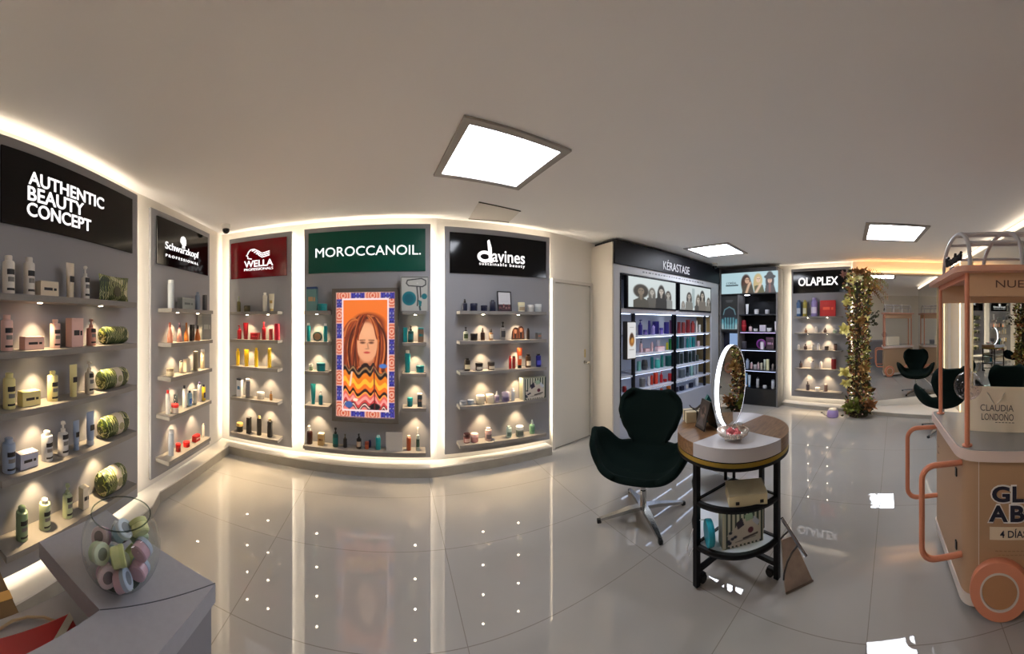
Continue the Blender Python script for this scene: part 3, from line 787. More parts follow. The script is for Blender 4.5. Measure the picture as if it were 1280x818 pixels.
stock('S', 2, [('jar', 207.7, 217.6, 460.8, (206, 190, 156), (150, 130, 104), 0, 'low beige jar'), ('bot', 224, 228.8, 451.3, (222, 200, 170), BLK, 0, 'beige bottle with black cap'), ('box', 229, 238, 449, CRM, None, 0, 'cream carton'),
    ('can', 241.4, 247.8, 439.4, (150, 136, 112), (170, 156, 130), 0, 'bronze can'), ('can', 250.5, 256, 437, (214, 196, 160), WHT, 0, 'pale gold can')])
stock('S', 3, [('flip', 207, 212.8, 488, (220, 214, 206), RED, 0, 'white bottle with red cap'), ('jar', 214, 223.6, 505.5, (214, 200, 190), RED, 0, 'clear jar with red lid', .10), ('glass', 217, 222.5, 493.5, (200, 190, 180), None, 0, 'clear glass cylinder', .045),
    ('flip', 228, 233, 482, (222, 222, 220), (30, 34, 44), 0, 'white bottle with navy cap'), ('flip', 234.2, 240, 488.6, (150, 190, 214), (20, 30, 60), (30, 90, 170), 'pale blue bottle with blue band'), ('can', 241.2, 246.5, 487.8, (214, 206, 190), None, 0, 'short cream can'),
    ('flip', 246.8, 251.8, 478, (216, 210, 214), (40, 30, 60), 0, 'white bottle with purple-black cap'), ('flip', 252.2, 257, 481, (220, 190, 60), (28, 24, 60), (40, 34, 80), 'yellow bottle with navy band')])
stock('S', 4, [('can', 210.4, 217.6, 538, (170, 176, 186), (206, 206, 206), 0, 'tall silver can'), ('jar', 219.5, 226.2, 555, RED, RED, (150, 20, 18), 'tall red jar'), ('jar', 228.7, 237.5, 552.3, RED, RED, (150, 20, 18), 'flat red jar'),
    ('box', 240, 250.5, 544, RED, (190, 20, 20), (240, 200, 190), 'bright red box'), ('flip', 252.6, 255.9, 530, (224, 214, 200), None, 0, 'small white bottle')])
DRD = (150, 8, 22)
stock('W', 0, [('spray', 296, 301, 370.7, (86, 78, 26), (150, 160, 130), 0, 'olive bottle'), ('jar', 304.8, 313, 382.4, (70, 64, 36), (60, 54, 34), 0, 'low olive jar'), ('bot', 328.5, 334, 366, (206, 200, 186), WHT, 0, 'slim white bottle'), ('tube', 335.8, 343.2, 367.5, (214, 206, 186), (190, 160, 100), (180, 150, 90), 'white and gold tube')])
stock('W', 1, [('pump', 296.4, 302, 407, DRD, DRD, 0, 'dark red pump bottle'), ('tube', 303.5, 311, 403.7, DRD, DRD, 0, 'dark red tube'), ('box', 312.8, 325.3, 416.3, DRD, (180, 16, 34), (240, 60, 80), 'red gift box'), ('spray', 327, 332.2, 402.5, DRD, DRD, 0, 'tall dark red spray bottle'),
    ('box', 336, 341, 411.3, DRD, None, 0, 'short dark red carton'), ('can', 342.8, 350, 404.8, (196, 20, 50), None, 0, 'crimson can')])
GLD = (226, 186, 22)
stock('W', 2, [('bot', 295, 299.6, 435.9, GLD, GLD, 0, 'yellow bottle at the left end'), ('tube', 304.6, 311.8, 437, GLD, GLD, 0, 'yellow tube'), ('bot', 318, 322.6, 435, (232, 196, 40), None, 0, 'yellow bottle right of the tube'), ('box', 334.4, 339.2, 436, GLD, None, 0, 'tall yellow carton')])
stock('W', 3, [('box', 295.6, 304, 473, (206, 206, 210), (40, 44, 60), (60, 110, 150), 'white carton with blue print'), ('can', 307, 312.6, 473.8, (110, 108, 112), WHT, 0, 'slim grey can'), ('jar', 321, 330.8, 490.5, (206, 196, 180), WHT, 0, 'white jar'), ('spray', 336.9, 340.7, 489.2, (150, 104, 50), (110, 80, 40), 0, 'tiny gold spray bottle')])
stock('W', 4, [('jar', 295.4, 304, 528.7, BLK, (190, 160, 96), 0, 'black jar with gold lid'), ('box', 307.8, 314.5, 522, BLK, None, 0, 'black carton'), ('bot', 321, 327, 520, BLK, (206, 180, 120), 0, 'black bottle with gold cap'), ('bot', 334, 340.7, 523.3, BLK, (130, 110, 80), 0, 'black bottle at the right end')])
TEA, TEA2, BRN = (10, 124, 128), (8, 96, 104), (64, 30, 20)
stock('ML', 0, [('box', 383, 397.5, 359, (90, 130, 130), (30, 60, 110), (180, 140, 100), 'upright gift pack with printed front'), ('jar', 396.8, 409, 380, TEA, TEA, 0, 'teal jar', .09)])
stock('ML', 1, [('bot', 383, 388, 404, TEA, WHT, 0, 'teal bottle with white cap'), ('disc', 391, 403, 414.8, (60, 90, 84), (150, 120, 90), 0, 'upright round tin'), ('bot', 404.3, 409.3, 404.7, TEA, WHT, 0, 'teal bottle at the right end')])
stock('ML', 2, [('jar', 386, 391.2, 455.4, (120, 140, 110), (200, 196, 186), 0, 'tiny pale jar'), ('jar', 395.5, 406.8, 454, TEA, TEA2, 0, 'wide teal jar')])
stock('ML', 3, [('tube', 388, 395, 480, TEA, TEA, 0, 'tall teal tube'), ('spray', 398.2, 403.4, 488.7, TEA2, WHT, 0, 'small teal spray bottle')])
stock('MR', 0, [])
stock('MR', 1, [('box', 504, 509.3, 409.7, TEA, None, 0, 'teal carton', .05), ('spray', 509.8, 517, 407, (16, 60, 60), BLK, (10, 96, 100), 'dark teal bottle with black cap'), ('box', 522.2, 529.6, 410, (120, 96, 76), TEA, (10, 110, 112), 'brown and teal carton')])
stock('MR', 2, [('bot', 506, 512.8, 438, TEA, WHT, 0, 'tall teal bottle with white cap'), ('jar', 520, 530.3, 457.4, TEA, TEA2, 0, 'wide teal jar')])
stock('MR', 3, [('jar', 509, 515.8, 497.5, TEA2, TEA, 0, 'tall teal jar'), ('box', 521.6, 527.6, 492, (50, 62, 66), WHT, (150, 120, 100), 'dark carton with white top')])
stock('MB', 4, [('pump', 382.7, 390.8, 532, (50, 20, 16), WHT, 0, 'brown bottle with white pump'), ('box', 397, 406, 541.6, (190, 156, 100), (222, 208, 176), (120, 80, 40), 'small gold gift box'), ('spray', 415.8, 423, 535, (16, 70, 66), BLK, (10, 100, 96), 'dark green bottle with black top'),
    ('spray', 429, 433.8, 543, (36, 30, 26), (80, 70, 50), 0, 'small dark bottle'), ('pump', 445.5, 451.8, 542.6, (26, 20, 20), BLK, (180, 160, 140), 'black pump bottle'), ('jar', 456, 461.2, 552.3, (170, 80, 46), (130, 60, 40), 0, 'tiny orange jar'), ('ball', 460.3, 464, 550.5, (22, 24, 60), (30, 30, 80), 0, 'tiny navy pot', .04),
    ('bot', 469.5, 476, 544.6, (20, 140, 146), (150, 190, 190), 0, 'bright teal bottle'), ('card', 482.5, 503.2, 541, (190, 186, 180), None, 0, 'plain pale card', .11), ('bot', 508.2, 513.7, 544.6, (160, 72, 40), (226, 190, 160), 0, 'amber bottle'),
    ('spray', 520, 524.8, 534.5, (170, 180, 170), WHT, (40, 70, 56), 'clear spray bottle with green label')])
NVY = (22, 26, 52)
stock('D', 0, [('drop', 577.6, 584, 374, NVY, BLK, 0, 'navy dropper bottle'), ('jar', 587.7, 597, 379.4, NVY, NVY, 0, 'tall navy jar'), ('jar', 600.8, 609.5, 382, NVY, NVY, 0, 'low navy jar'), ('bot', 612, 619.7, 375.4, NVY, NVY, 0, 'squat navy bottle'),
    ('jar', 647.3, 656, 378.3, (206, 200, 180), (222, 214, 176), (160, 140, 110), 'tall white jar'), ('jar', 659.2, 667.3, 381.4, (196, 194, 188), (222, 218, 210), 0, 'middle white jar'), ('jar', 668.3, 677, 380.4, (190, 194, 194), (206, 210, 210), 0, 'pale glass jar at the right end')])
stock('D', 1, [('spray', 579, 585.2, 409, (170, 170, 150), BLK, (52, 66, 30), 'clear bottle with green label'), ('jar', 587.7, 597.2, 417, BLK, BLK, 0, 'square black jar'), ('drop', 600.5, 606.2, 410, (52, 24, 14), BLK, 0, 'brown dropper bottle'), ('drop', 611.2, 616.5, 411, (150, 110, 80), BLK, (220, 206, 180), 'small dropper bottle with pale label'),
    ('spray', 625.3, 631.8, 402.5, (130, 126, 124), BLK, (48, 46, 50), 'tall grey spray bottle'), ('bot', 658.2, 662, 410.6, (40, 26, 22), BLK, 0, 'slim dark brush bottle'), ('box', 669, 677, 416, (110, 104, 100), (90, 110, 120), (200, 110, 80), 'small grey and orange box')])
stock('D', 2, [('bot', 580, 587.8, 448, (44, 34, 22), BLK, (200, 186, 150), 'dark pale-labelled bottle at the left end'), ('jar', 594.2, 603.6, 453.8, (60, 34, 22), BLK, (200, 190, 170), 'brown black-lidded jar nearer the dark bottle'), ('jar', 609.5, 618.5, 452.7, (60, 34, 22), BLK, (200, 190, 170), 'brown black-lidded jar nearer the red bottle'),
    ('bot', 636, 639.4, 445, (196, 30, 34), None, 0, 'slim red bottle'), ('can', 640.2, 644.3, 445.3, (150, 44, 40), (60, 40, 40), 0, 'red and black can'), ('tube', 646, 653, 435.4, (224, 96, 50), BLK, (240, 220, 200), 'orange tube on black cap'), ('bot', 656.6, 663.7, 443, (60, 40, 26), BLK, (220, 206, 180), 'brown bottle with cream label'),
    ('bot', 669.6, 676.5, 442.4, (30, 30, 110), BLK, (80, 80, 190), 'deep blue bottle')])
LAV = (186, 172, 190)
stock('D', 3, [('jar', 574.5, 583.5, 501.2, (160, 160, 164), (130, 132, 138), 0, 'low grey jar at the left end'), ('jar', 584, 592.6, 500, (150, 160, 170), (120, 132, 150), 0, 'low blue-grey jar'), ('jar', 595, 606, 494.3, (224, 208, 180), (236, 222, 196), 0, 'domed cream jar left of its twin'), ('jar', 607, 617.3, 493, (224, 208, 180), (236, 222, 196), 0, 'domed cream jar right of its twin'),
    ('drop', 618.3, 624, 489, LAV, WHT, (110, 100, 130), 'lavender dropper bottle'), ('jar', 627, 637, 490.5, (150, 140, 170), LAV, (90, 80, 110), 'lavender jar'), ('bot', 638.9, 643.6, 486, (180, 184, 190), LAV, 0, 'small pale bottle')])
stock('D', 4, [('jar', 579.2, 587.8, 542, (120, 60, 56), (60, 30, 30), (196, 160, 150), 'red-brown jar with dark lid'), ('jar', 588.2, 598, 542, (196, 140, 140), (226, 186, 180), 0, 'pink jar with pale lid'), ('bot', 606.4, 614.6, 535, (180, 150, 146), (232, 222, 216), (110, 96, 96), 'pink-grey bottle with white cap'),
    ('bot', 632.8, 639.6, 532.7, (176, 196, 184), (190, 206, 196), (110, 130, 116), 'pale green bottle'), ('jar', 644.6, 654.6, 532.8, (130, 138, 128), (230, 226, 216), (90, 96, 90), 'grey-green jar with white lid'), ('drop', 661.7, 668.5, 524.7, (120, 160, 130), (206, 214, 206), (90, 130, 104), 'green dropper bottle')])
stock('O', 0, [('bot', 995.7, 1001.5, 375.4, (70, 104, 150), (60, 90, 130), (190, 200, 216), 'blue gift bottle'), ('bot', 1003.5, 1009, 375.4, (176, 160, 70), (160, 150, 80), (220, 214, 180), 'yellow gift bottle'), ('bot', 1014, 1022, 372.6, (140, 124, 180), (150, 136, 186), (216, 206, 226), 'lilac gift bottle'), ('box', 1025, 1045, 375.7, (190, 10, 18), (190, 10, 18), (240, 90, 60), 'large red gift box')], mid=.07)
stock('O', 1, [('drop', 1005.5, 1009, 410.5, (120, 90, 74), BLK, 0, 'small brown dropper at the left end'), ('bot', 1018.5, 1022, 408.5, (214, 206, 198), WHT, 0, 'small white bottle'), ('drop', 1029.5, 1033.5, 410, (70, 52, 50), BLK, 0, 'small dark dropper'), ('jar', 1041, 1046.5, 412.5, (150, 170, 150), (170, 180, 166), 0, 'pale green jar')], mid=.07)
stock('O', 2, [('bot', 996.5, 1000, 431, (196, 190, 186), WHT, 0, 'small white bottle at the left end'), ('drop', 1004.5, 1009, 430, (80, 62, 62), BLK, 0, 'small dark dropper'), ('bot', 1014, 1018, 431, (190, 186, 180), (120, 110, 110), 0, 'small grey-capped bottle'), ('bot', 1021, 1025, 429.5, (216, 210, 204), WHT, 0, 'small white bottle at the middle'), ('jar', 1030.5, 1036, 433, (60, 54, 56), BLK, 0, 'low dark jar'), ('can', 1042, 1046.5, 430, (110, 86, 80), BLK, 0, 'small brown can')], mid=.07)
stock('O', 3, [('drop', 999, 1003, 451, (70, 56, 56), BLK, 0, 'small dark dropper at the left end'), ('bot', 1012.5, 1018.5, 451, (180, 176, 176), (90, 84, 88), 0, 'small grey bottle'), ('bot', 1024, 1028, 452, (216, 206, 200), WHT, 0, 'small white bottle'), ('bot', 1039, 1045.5, 447, (120, 24, 30), (210, 200, 196), 0, 'dark red bottle')], mid=.07)
stock('O', 4, [('pump', 1007.5, 1012, 477, (90, 80, 84), (60, 54, 56), 0, 'small grey pump bottle'), ('jar', 1019, 1025, 484.5, (220, 212, 206), WHT, 0, 'low white jar'), ('bot', 1030, 1034.5, 480, (120, 96, 90), (206, 196, 190), 0, 'small brown bottle')], mid=.07)

# ------------------------------------------------------------------ lit portrait between the teal shelves
def noise2(X, Y, seed=0, oct=3):
    r = np.random.RandomState(seed); out = np.zeros_like(X); amp = 1.0
    for k in range(oct):
        a = r.uniform(0, 2 * pi, 5); f = 2 ** k * r.uniform(4, 9, 5); p = r.uniform(0, 6, 5)
        for i in range(5): out += amp * np.sin(f[i] * (X * np.cos(a[i]) + Y * np.sin(a[i])) + p[i]) / 5
        amp *= .55
    return out
def face(c, cx, cy, s, skin, dark, lip, asp):
    """a small frontal face: s = face half-width in canvas units"""
    q = 1 / asp
    c.ell(cx, cy, s, s * 1.36 * q, skin, .12)
    c.ell(cx - .42 * s, cy - .28 * s * q, .24 * s, .11 * s * q, dark, .5); c.ell(cx + .42 * s, cy - .28 * s * q, .24 * s, .11 * s * q, dark, .5)
    c.line([(cx - .68 * s, cy - .50 * s * q), (cx - .2 * s, cy - .52 * s * q)], .06 * s, dark); c.line([(cx + .2 * s, cy - .52 * s * q), (cx + .68 * s, cy - .50 * s * q)], .06 * s, dark)
    sh = [x * .8 for x in skin]
    c.line([(cx + .06 * s, cy - .2 * s * q), (cx + .14 * s, cy + .28 * s * q)], .07 * s, sh); c.ell(cx + .02 * s, cy + .32 * s * q, .2 * s, .06 * s * q, sh, .5)
    c.ell(cx, cy + .68 * s * q, .30 * s, .10 * s * q, lip, .35)
def portrait():
    W, H = 96, 178
    u0, u1 = MORO.hit(419.3, .06)[0], MORO.hit(493.3, .06)[0]
    uf0, uf1 = MORO.hit(415, .06)[0], MORO.hit(498, .06)[0]
    zf1 = (MORO.z(415, 360.5, .06) + MORO.z(498, 360.5, .06)) / 2; zf0 = (MORO.z(415, 528, .06) + MORO.z(498, 528.5, .06)) / 2
    z1, z0 = MORO.z(456, 365, .06), MORO.z(456, 523.5, .06)
    t = thing('lightbox', 'tall lit portrait of a woman with auburn hair and wavy striped knitwear', 'lightbox', MORO.at(uf0, zf0), MORO.rz)
    w = uf1 - uf0; h = zf1 - zf0; a0, a1 = u0 - uf0, u1 - uf0; b0, b1 = z0 - zf0, z1 - zf0
    mf = mat((98, 92, 84), .45)
    mb = MB(); mb.box(0, a0, -.06, 0, 0, h); mb.box(a1, w, -.06, 0, 0, h); mb.box(a0, a1, -.06, 0, 0, b0); mb.box(a0, a1, -.06, 0, b1, h); mb.box(a0, a1, -.02, 0, b0, b1)
    mb.build('frame', mf, t, 0)
    c = Canvas(W, H, (212, 160, 146)); X, Y = c.X, c.Y
    # tile border
    n = 1
    for side in range(4):
        for k in range(8 if side < 2 else 4):
            if side < 2:
                x0, x1 = ((0, .115) if side == 0 else (.885, 1)); y0, y1 = .0 + k / 8, (k + 1) / 8
            else:
                y0, y1 = ((0, .06) if side == 2 else (.94, 1)); x0, x1 = k / 4, (k + 1) / 4
            blue = (k * 3 // 2 + side) % 3 != 1 if side < 2 else k % 2 == 1
            cx, cy = (x0 + x1) / 2, (y0 + y1) / 2
            m = (X >= x0 + .006) & (X < x1 - .006) & (Y >= y0 + .003) & (Y < y1 - .003)
            if blue:
                rr_ = np.hypot(X - cx, (Y - cy) * c.asp); an_ = np.arctan2((Y - cy) * c.asp, X - cx); v = np.sin(rr_ * 120) * .6 + np.cos(an_ * 4) * .6
                col = np.where(v[..., None] > .1, (64, 62, 156), np.where(v[..., None] > -.6, (30, 24, 92), (150, 146, 190)))
            else:
                d = np.hypot(X - cx, (Y - cy) * c.asp) * 150
                col = np.where((np.sin(d) > 0)[..., None], (196, 76, 44), (230, 172, 148))
            c.a[m] = col[m]
    # photo
    px0, px1, py0, py1 = .125, .875, .062, .938
    ph = Canvas(112, 268, (226, 106, 36)); x, y = ph.X, ph.Y
    n_ = noise2(x, y, 3)
    ph.put(np.clip(.5 - y, 0, 1) * .7, (238, 128, 52))
    # hair: strands falling from the parting, behind and in front of the face
    rp = random.Random(21)
    def strand(p0, p1, p2, p3, w, col):
        P_ = []
        for k in range(10):
            q = k / 9; o = 1 - q
            P_.append(tuple(o ** 3 * a_ + 3 * o * o * q * b_ + 3 * o * q * q * c_ + q ** 3 * d_ for a_, b_, c_, d_ in zip(p0, p1, p2, p3)))
        ph.line(P_, w, col)
    j = lambda m: rp.uniform(-m, m)
    browns = [(92, 32, 18), (122, 46, 22), (150, 62, 28), (176, 84, 40), (108, 38, 20), (200, 110, 56), (70, 24, 14)]
    ph.ell(.57, .225, .36, .10, (110, 42, 22), .2); ph.ell(.62, .36, .37, .16, (104, 38, 20), .15); ph.ell(.24, .42, .22, .17, (116, 44, 24), .2); ph.ell(.82, .46, .16, .12, (110, 40, 20), .2)
    for k in range(70):
        s0 = (.50 + j(.12), .14 + abs(j(.02)))
        if k % 2: strand(s0, (.30 + j(.12), .20 + j(.04)), (.02 + j(.10), .34 + j(.06)), (.14 + j(.12), .67 + j(.05)), rp.uniform(.010, .024), browns[k % 7])
        else: strand(s0, (.82 + j(.08), .16 + j(.03)), (1.02 + j(.06), .36 + j(.05)), (.82 + j(.12), .60 + j(.05)), rp.uniform(.012, .03), browns[(k // 2) % 7])
    for k in range(8): strand((.40 + j(.1), .19), (.22, .155 + j(.02)), (.10, .21 + j(.03)), (.02 + j(.03), .30 + j(.05)), .014, browns[2 + k % 4])
    ph.poly([(.40, .50), (.68, .50), (.72, .64), (.34, .64)], (176, 100, 66))
    A = 268 / 112
    ph.ell(.54, .32, .20, .10, (222, 156, 116), .2)
    ph.ell(.54, .39, .25, .18, (222, 150, 108), .08)
    face(ph, .54, .415, .225, (226, 156, 114), (66, 32, 22), (184, 64, 56), A)
    ph.ell(.54, .29, .20, .08, (232, 166, 122), .6)
    for k in range(16): strand((.42 + j(.05), .16), (.28 + j(.03), .22), (.25 + j(.03), .40), (.28 + j(.08), .64 + j(.05)), .012, browns[k % 7])
    for k in range(14): strand((.66 + j(.05), .16), (.85 + j(.03), .24), (.85 + j(.03), .42), (.73 + j(.08), .67 + j(.04)), .012, browns[k % 7])
    for k in range(10): strand((.50 + j(.02), .14), (.46 + j(.10), .17), (.38 + j(.05), .24), (.33 + j(.04), .33 + j(.04)), .012, browns[k % 7])
    for k in range(10): strand((.54 + j(.02), .14), (.66 + j(.06), .17), (.72 + j(.05), .24), (.78 + j(.04), .34 + j(.04)), .012, browns[(k + 3) % 7])
    # knitwear with wavy bands
    ws = y + .022 * np.sin(x * 30 + 2 * n_) + .018 * np.sin(x * 11 + 1) + .022 * n_
    ws = np.interp(ws, [0, .58, .675, .78, .82, .85, .89, .95, .985, 1.2], [0, .55, .625, .70, .745, .765, .84, .905, .97, 1.1])
    body = np.clip((ws - (.555 + .25 * np.abs(x - .52) * (np.abs(x - .52) > .18) * .3)) / .01, 0, 1)
    body = np.maximum(body, np.clip((.13 - np.abs(x - .53)) / .02, 0, 1) * (y > .575)) * (y > .57)
    bands = [(.55, (40, 26, 24)), (.583, (150, 110, 70)), (.60, (30, 24, 24)), (.625, (226, 120, 30)), (.665, (240, 176, 50)), (.70, (232, 108, 34)), (.745, (36, 22, 20)), (.765, (244, 150, 60)), (.795, (224, 96, 84)), (.84, (236, 150, 140)), (.875, (196, 60, 60)), (.905, (40, 30, 34)), (.925, (240, 200, 180)), (.95, (60, 50, 60)), (.97, (230, 120, 110))]
    for v0, colr in bands: ph.put(body * np.clip((ws - v0) / .008, 0, 1), colr)
    for ex, ey, rx, ry, colr in ((.13, .955, .09, .03, (60, 90, 150)), (.72, .97, .12, .03, (20, 16, 20)), (.90, .60, .09, .02, (70, 110, 180)), (.28, .91, .06, .014, (246, 216, 190))): ph.ell(ex, ey, rx, ry, colr, .2)
    ph.line([(.70, .60), (.715, 1)], .012, (110, 30, 30)); ph.line([(.20, .66), (.16, .78)], .02, (240, 196, 170))
    yy = np.clip(((Y - py0) / (py1 - py0) * 268).astype(int), 0, 267); xx = np.clip(((X - px0) / (px1 - px0) * 112).astype(int), 0, 111)
    m = (X >= px0) & (X < px1) & (Y >= py0) & (Y < py1)
    c.a[(X > px0 - .02) & (X < px1 + .02) & (Y > py0 - .01) & (Y < py1 + .01)] = (250, 214, 214)
    # full-resolution picture inside: build the border and the photo as two flat prints
    c.build('tile_border', t, a0, a1, b0, b1, -.024, art_mat(L_SCREEN * .85))
    pw = a1 - a0; pb = b1 - b0
    ph.build('portrait_print', t, a0 + px0 * pw, a0 + px1 * pw, b1 - py1 * pb, b1 - py0 * pb, -.027, art_mat(L_SCREEN * .9))
portrait()

# hair dryer gift box on the right top shelf
def dryer_box():
    P, z, a, b = SHELVES['MR', 0]
    off = .12
    u0, u1 = P.hit(500.8, off)[0], P.hit(535.8, off)[0]; h = P.z(518, 345.5, off) - z
    w = u1 - u0
    t = thing('gift_box', 'grey box printed with a hair dryer on the top shelf right of the lit portrait', 'box', P.at(u0, z + .0004, off), P.rz)
    MB().box(0, w, 0, .08, 0, h, .002).build('carton', mat((150, 150, 146), .4), t, 0)
    c = Canvas(70, 86, (176, 176, 170))
    c.rect(0, 1, 0, .03, (90, 90, 90)); c.rect(0, .03, 0, 1, (110, 110, 108)); c.rect(.97, 1, 0, 1, (110, 110, 108))
    o = (40, 42, 44)
    c.line([(.20, .20), (.24, .11), (.75, .06), (.90, .12), (.90, .24), (.78, .30), (.28, .27), (.20, .20)], .018, o)
    c.line([(.58, .30), (.62, .62), (.60, .85)], .02, o); c.line([(.70, .30), (.72, .60)], .02, o)
    c.ell(.30, .64, .25, .25 / c.asp, (14, 110, 122), .06); c.ell(.30, .64, .17, .17 / c.asp, (10, 92, 108), .1)
    c.ell(.85, .58, .10, .10 / c.asp, (14, 104, 116), .1); c.poly([(.63, .68), (.76, .72), (.74, .86), (.66, .90)], (10, 110, 116)); c.ell(.60, .20, .03, .02, (200, 200, 196))
    c.line([(.68, .88), (.70, .97)], .03, (30, 60, 62))
    c.build('printed_front', t, .004, w - .004, .004, h - .004, -.0012, art_mat())
dryer_box()

# Davines shelves: framed notice, photo card, striped gift box
def framed_notice():
    P, z, a, b = SHELVES['D', 0]; off = .07
    u0, u1 = P.hit(622.3, off)[0], P.hit(639.6, off)[0]; h = P.z(631, 364.2, off) - z; w = u1 - u0
    t = thing('framed_notice', 'black framed notice leaning on the top shelf beside the white door', 'picture frame', P.at(u0, z + .0004, off), P.rz)
    m = Matrix.Rotation(math.radians(-7), 4, 'X')
    f = .010; mb = MB()
    for q in ((0, f, 0, h), (w - f, w, 0, h), (f, w - f, 0, f), (f, w - f, h - f, h)): mb.box(q[0], q[1], -.006, .006, q[2], q[3], m=m)
    mb.build('frame', mat((18, 16, 22), .3), t, 0)
    c = Canvas(30, 44, (200, 200, 204)); c.rect(0, 1, .66, 1, (70, 40, 48)); R2 = np.random.RandomState(2)
    for k in range(10): c.ell(R2.uniform(0, 1), R2.uniform(.68, 1), .08, .05, [(120, 70, 70), (40, 24, 34), (150, 110, 104)][k % 3], .4)
    for k in range(5): c.line([(.2, .16 + k * .09), (.8, .16 + k * .09)], .012, (150, 150, 156))
    o = c.build('notice', t, f, w - f, f, h - f, -.001, art_mat()); o.rotation_euler = (math.radians(-7), 0, 0)
framed_notice()
def photo_card():
    P, z, a, b = SHELVES['D', 1]; off = .07
    u0, u1 = P.hit(639.2, off)[0], P.hit(655.8, off)[0]; h = P.z(648, 408, off) - z; w = u1 - u0
    t = thing('photo_card', 'cut-out photo of two long-haired women on the second shelf beside the white door', 'card', P.at(u0, z + .0004, off), P.rz)
    out = [(0, 0), (1, 0), (.98, .45), (.92, .85), (.78, 1), (.60, .97), (.50, .84), (.36, .92), (.18, .86), (.06, .6)]
    MB().extr([(x * w, y * h) for x, y in out], -.001, .003).build('card_board', mat((60, 34, 26), .5), t, 0)
    MB().box(w * .4, w * .6, .003, .04, 0, .005).build('easel_foot', mat((60, 34, 26), .5), t, 0)
    for cx, cz, r in ((.30, .60, .13), (.72, .70, .13)): MB().lathe([(0, 0), (1, 0), (1, .0006), (0, .0006)], 18, m=Matrix.Translation((cx * w, -.0012, cz * h)) @ Matrix.Rotation(pi / 2, 4, 'X') @ Matrix.Diagonal((r * w * .8, r * w * 1.15, 1, 1))).build('printed_face', mat((226, 160, 120), .5), t, 0)
    mb = MB()
    for x0, x1, z0, z1 in ((.12, .22, .1, .8), (.38, .46, .1, .75), (.55, .62, .1, .9), (.82, .90, .1, .85)): mb.box(x0 * w, x1 * w, -.0018, -.0008, z0 * h, z1 * h)
    mb.build('printed_hair', mat((150, 84, 50), .5), t, 0)
photo_card()
def striped_box(name, label, loc, rz, w, d, h, group='striped gift boxes'):
    t = thing(name, label, 'gift box', loc, rz, group)
    MB().box(-w / 2, w / 2, -d / 2, d / 2, 0, h, .002).build('carton', stripe_mat((206, 204, 180), (50, 62, 52), .024), t, 0)
    c = Canvas(64, 52, (198, 198, 178)); X = c.X
    R3 = np.random.RandomState(5)
    c.put(((X * 9) % 1 > .5).astype(float), (58, 72, 64))
    c.poly([(.12, 1), (.10, .62), (.30, .45), (.36, .30), (.58, .22), (.80, .36), (.92, .60), (.95, 1)], (196, 188, 176))
    c.poly([(.30, .34), (.46, .20), (.52, .42), (.36, .52)], (44, 36, 56)); c.poly([(.52, .16), (.72, .10), (.74, .30), (.56, .34)], (150, 176, 150)); c.poly([(.76, .22), (.92, .40), (.86, .52), (.72, .36)], (186, 192, 206))
    c.ell(.68, .60, .07, .085, (90, 30, 50), .1)
    for k in range(6): c.ell(R3.uniform(.1, .35), R3.uniform(.5, .9), .045, .04, (40, 44, 60), .2)
    c.line([(.50, .80), (.85, .73)], .02, (50, 44, 44)); c.line([(.3, .86), (.8, .80)], .01, (110, 104, 100))
    for k in range(9): c.rect(.1 + k * .1, .15 + k * .1, .94, 1, (40, 50, 44))
    c.build('printed_front', t, -w / 2 + .006, w / 2 - .006, .004, h - .004, -d / 2 - .0012, art_mat())
    return t
P, z, a, b = SHELVES['D', 3]
uA, uB = P.hit(653.5, .125)[0], P.hit(682.6, .125)[0]
striped_box('gift_box', 'green striped gift box on the fourth shelf beside the white door', P.at((uA + uB) / 2, z + .0004, .075), P.rz, uB - uA, .10, P.z(668, 472.5, .125) - z)

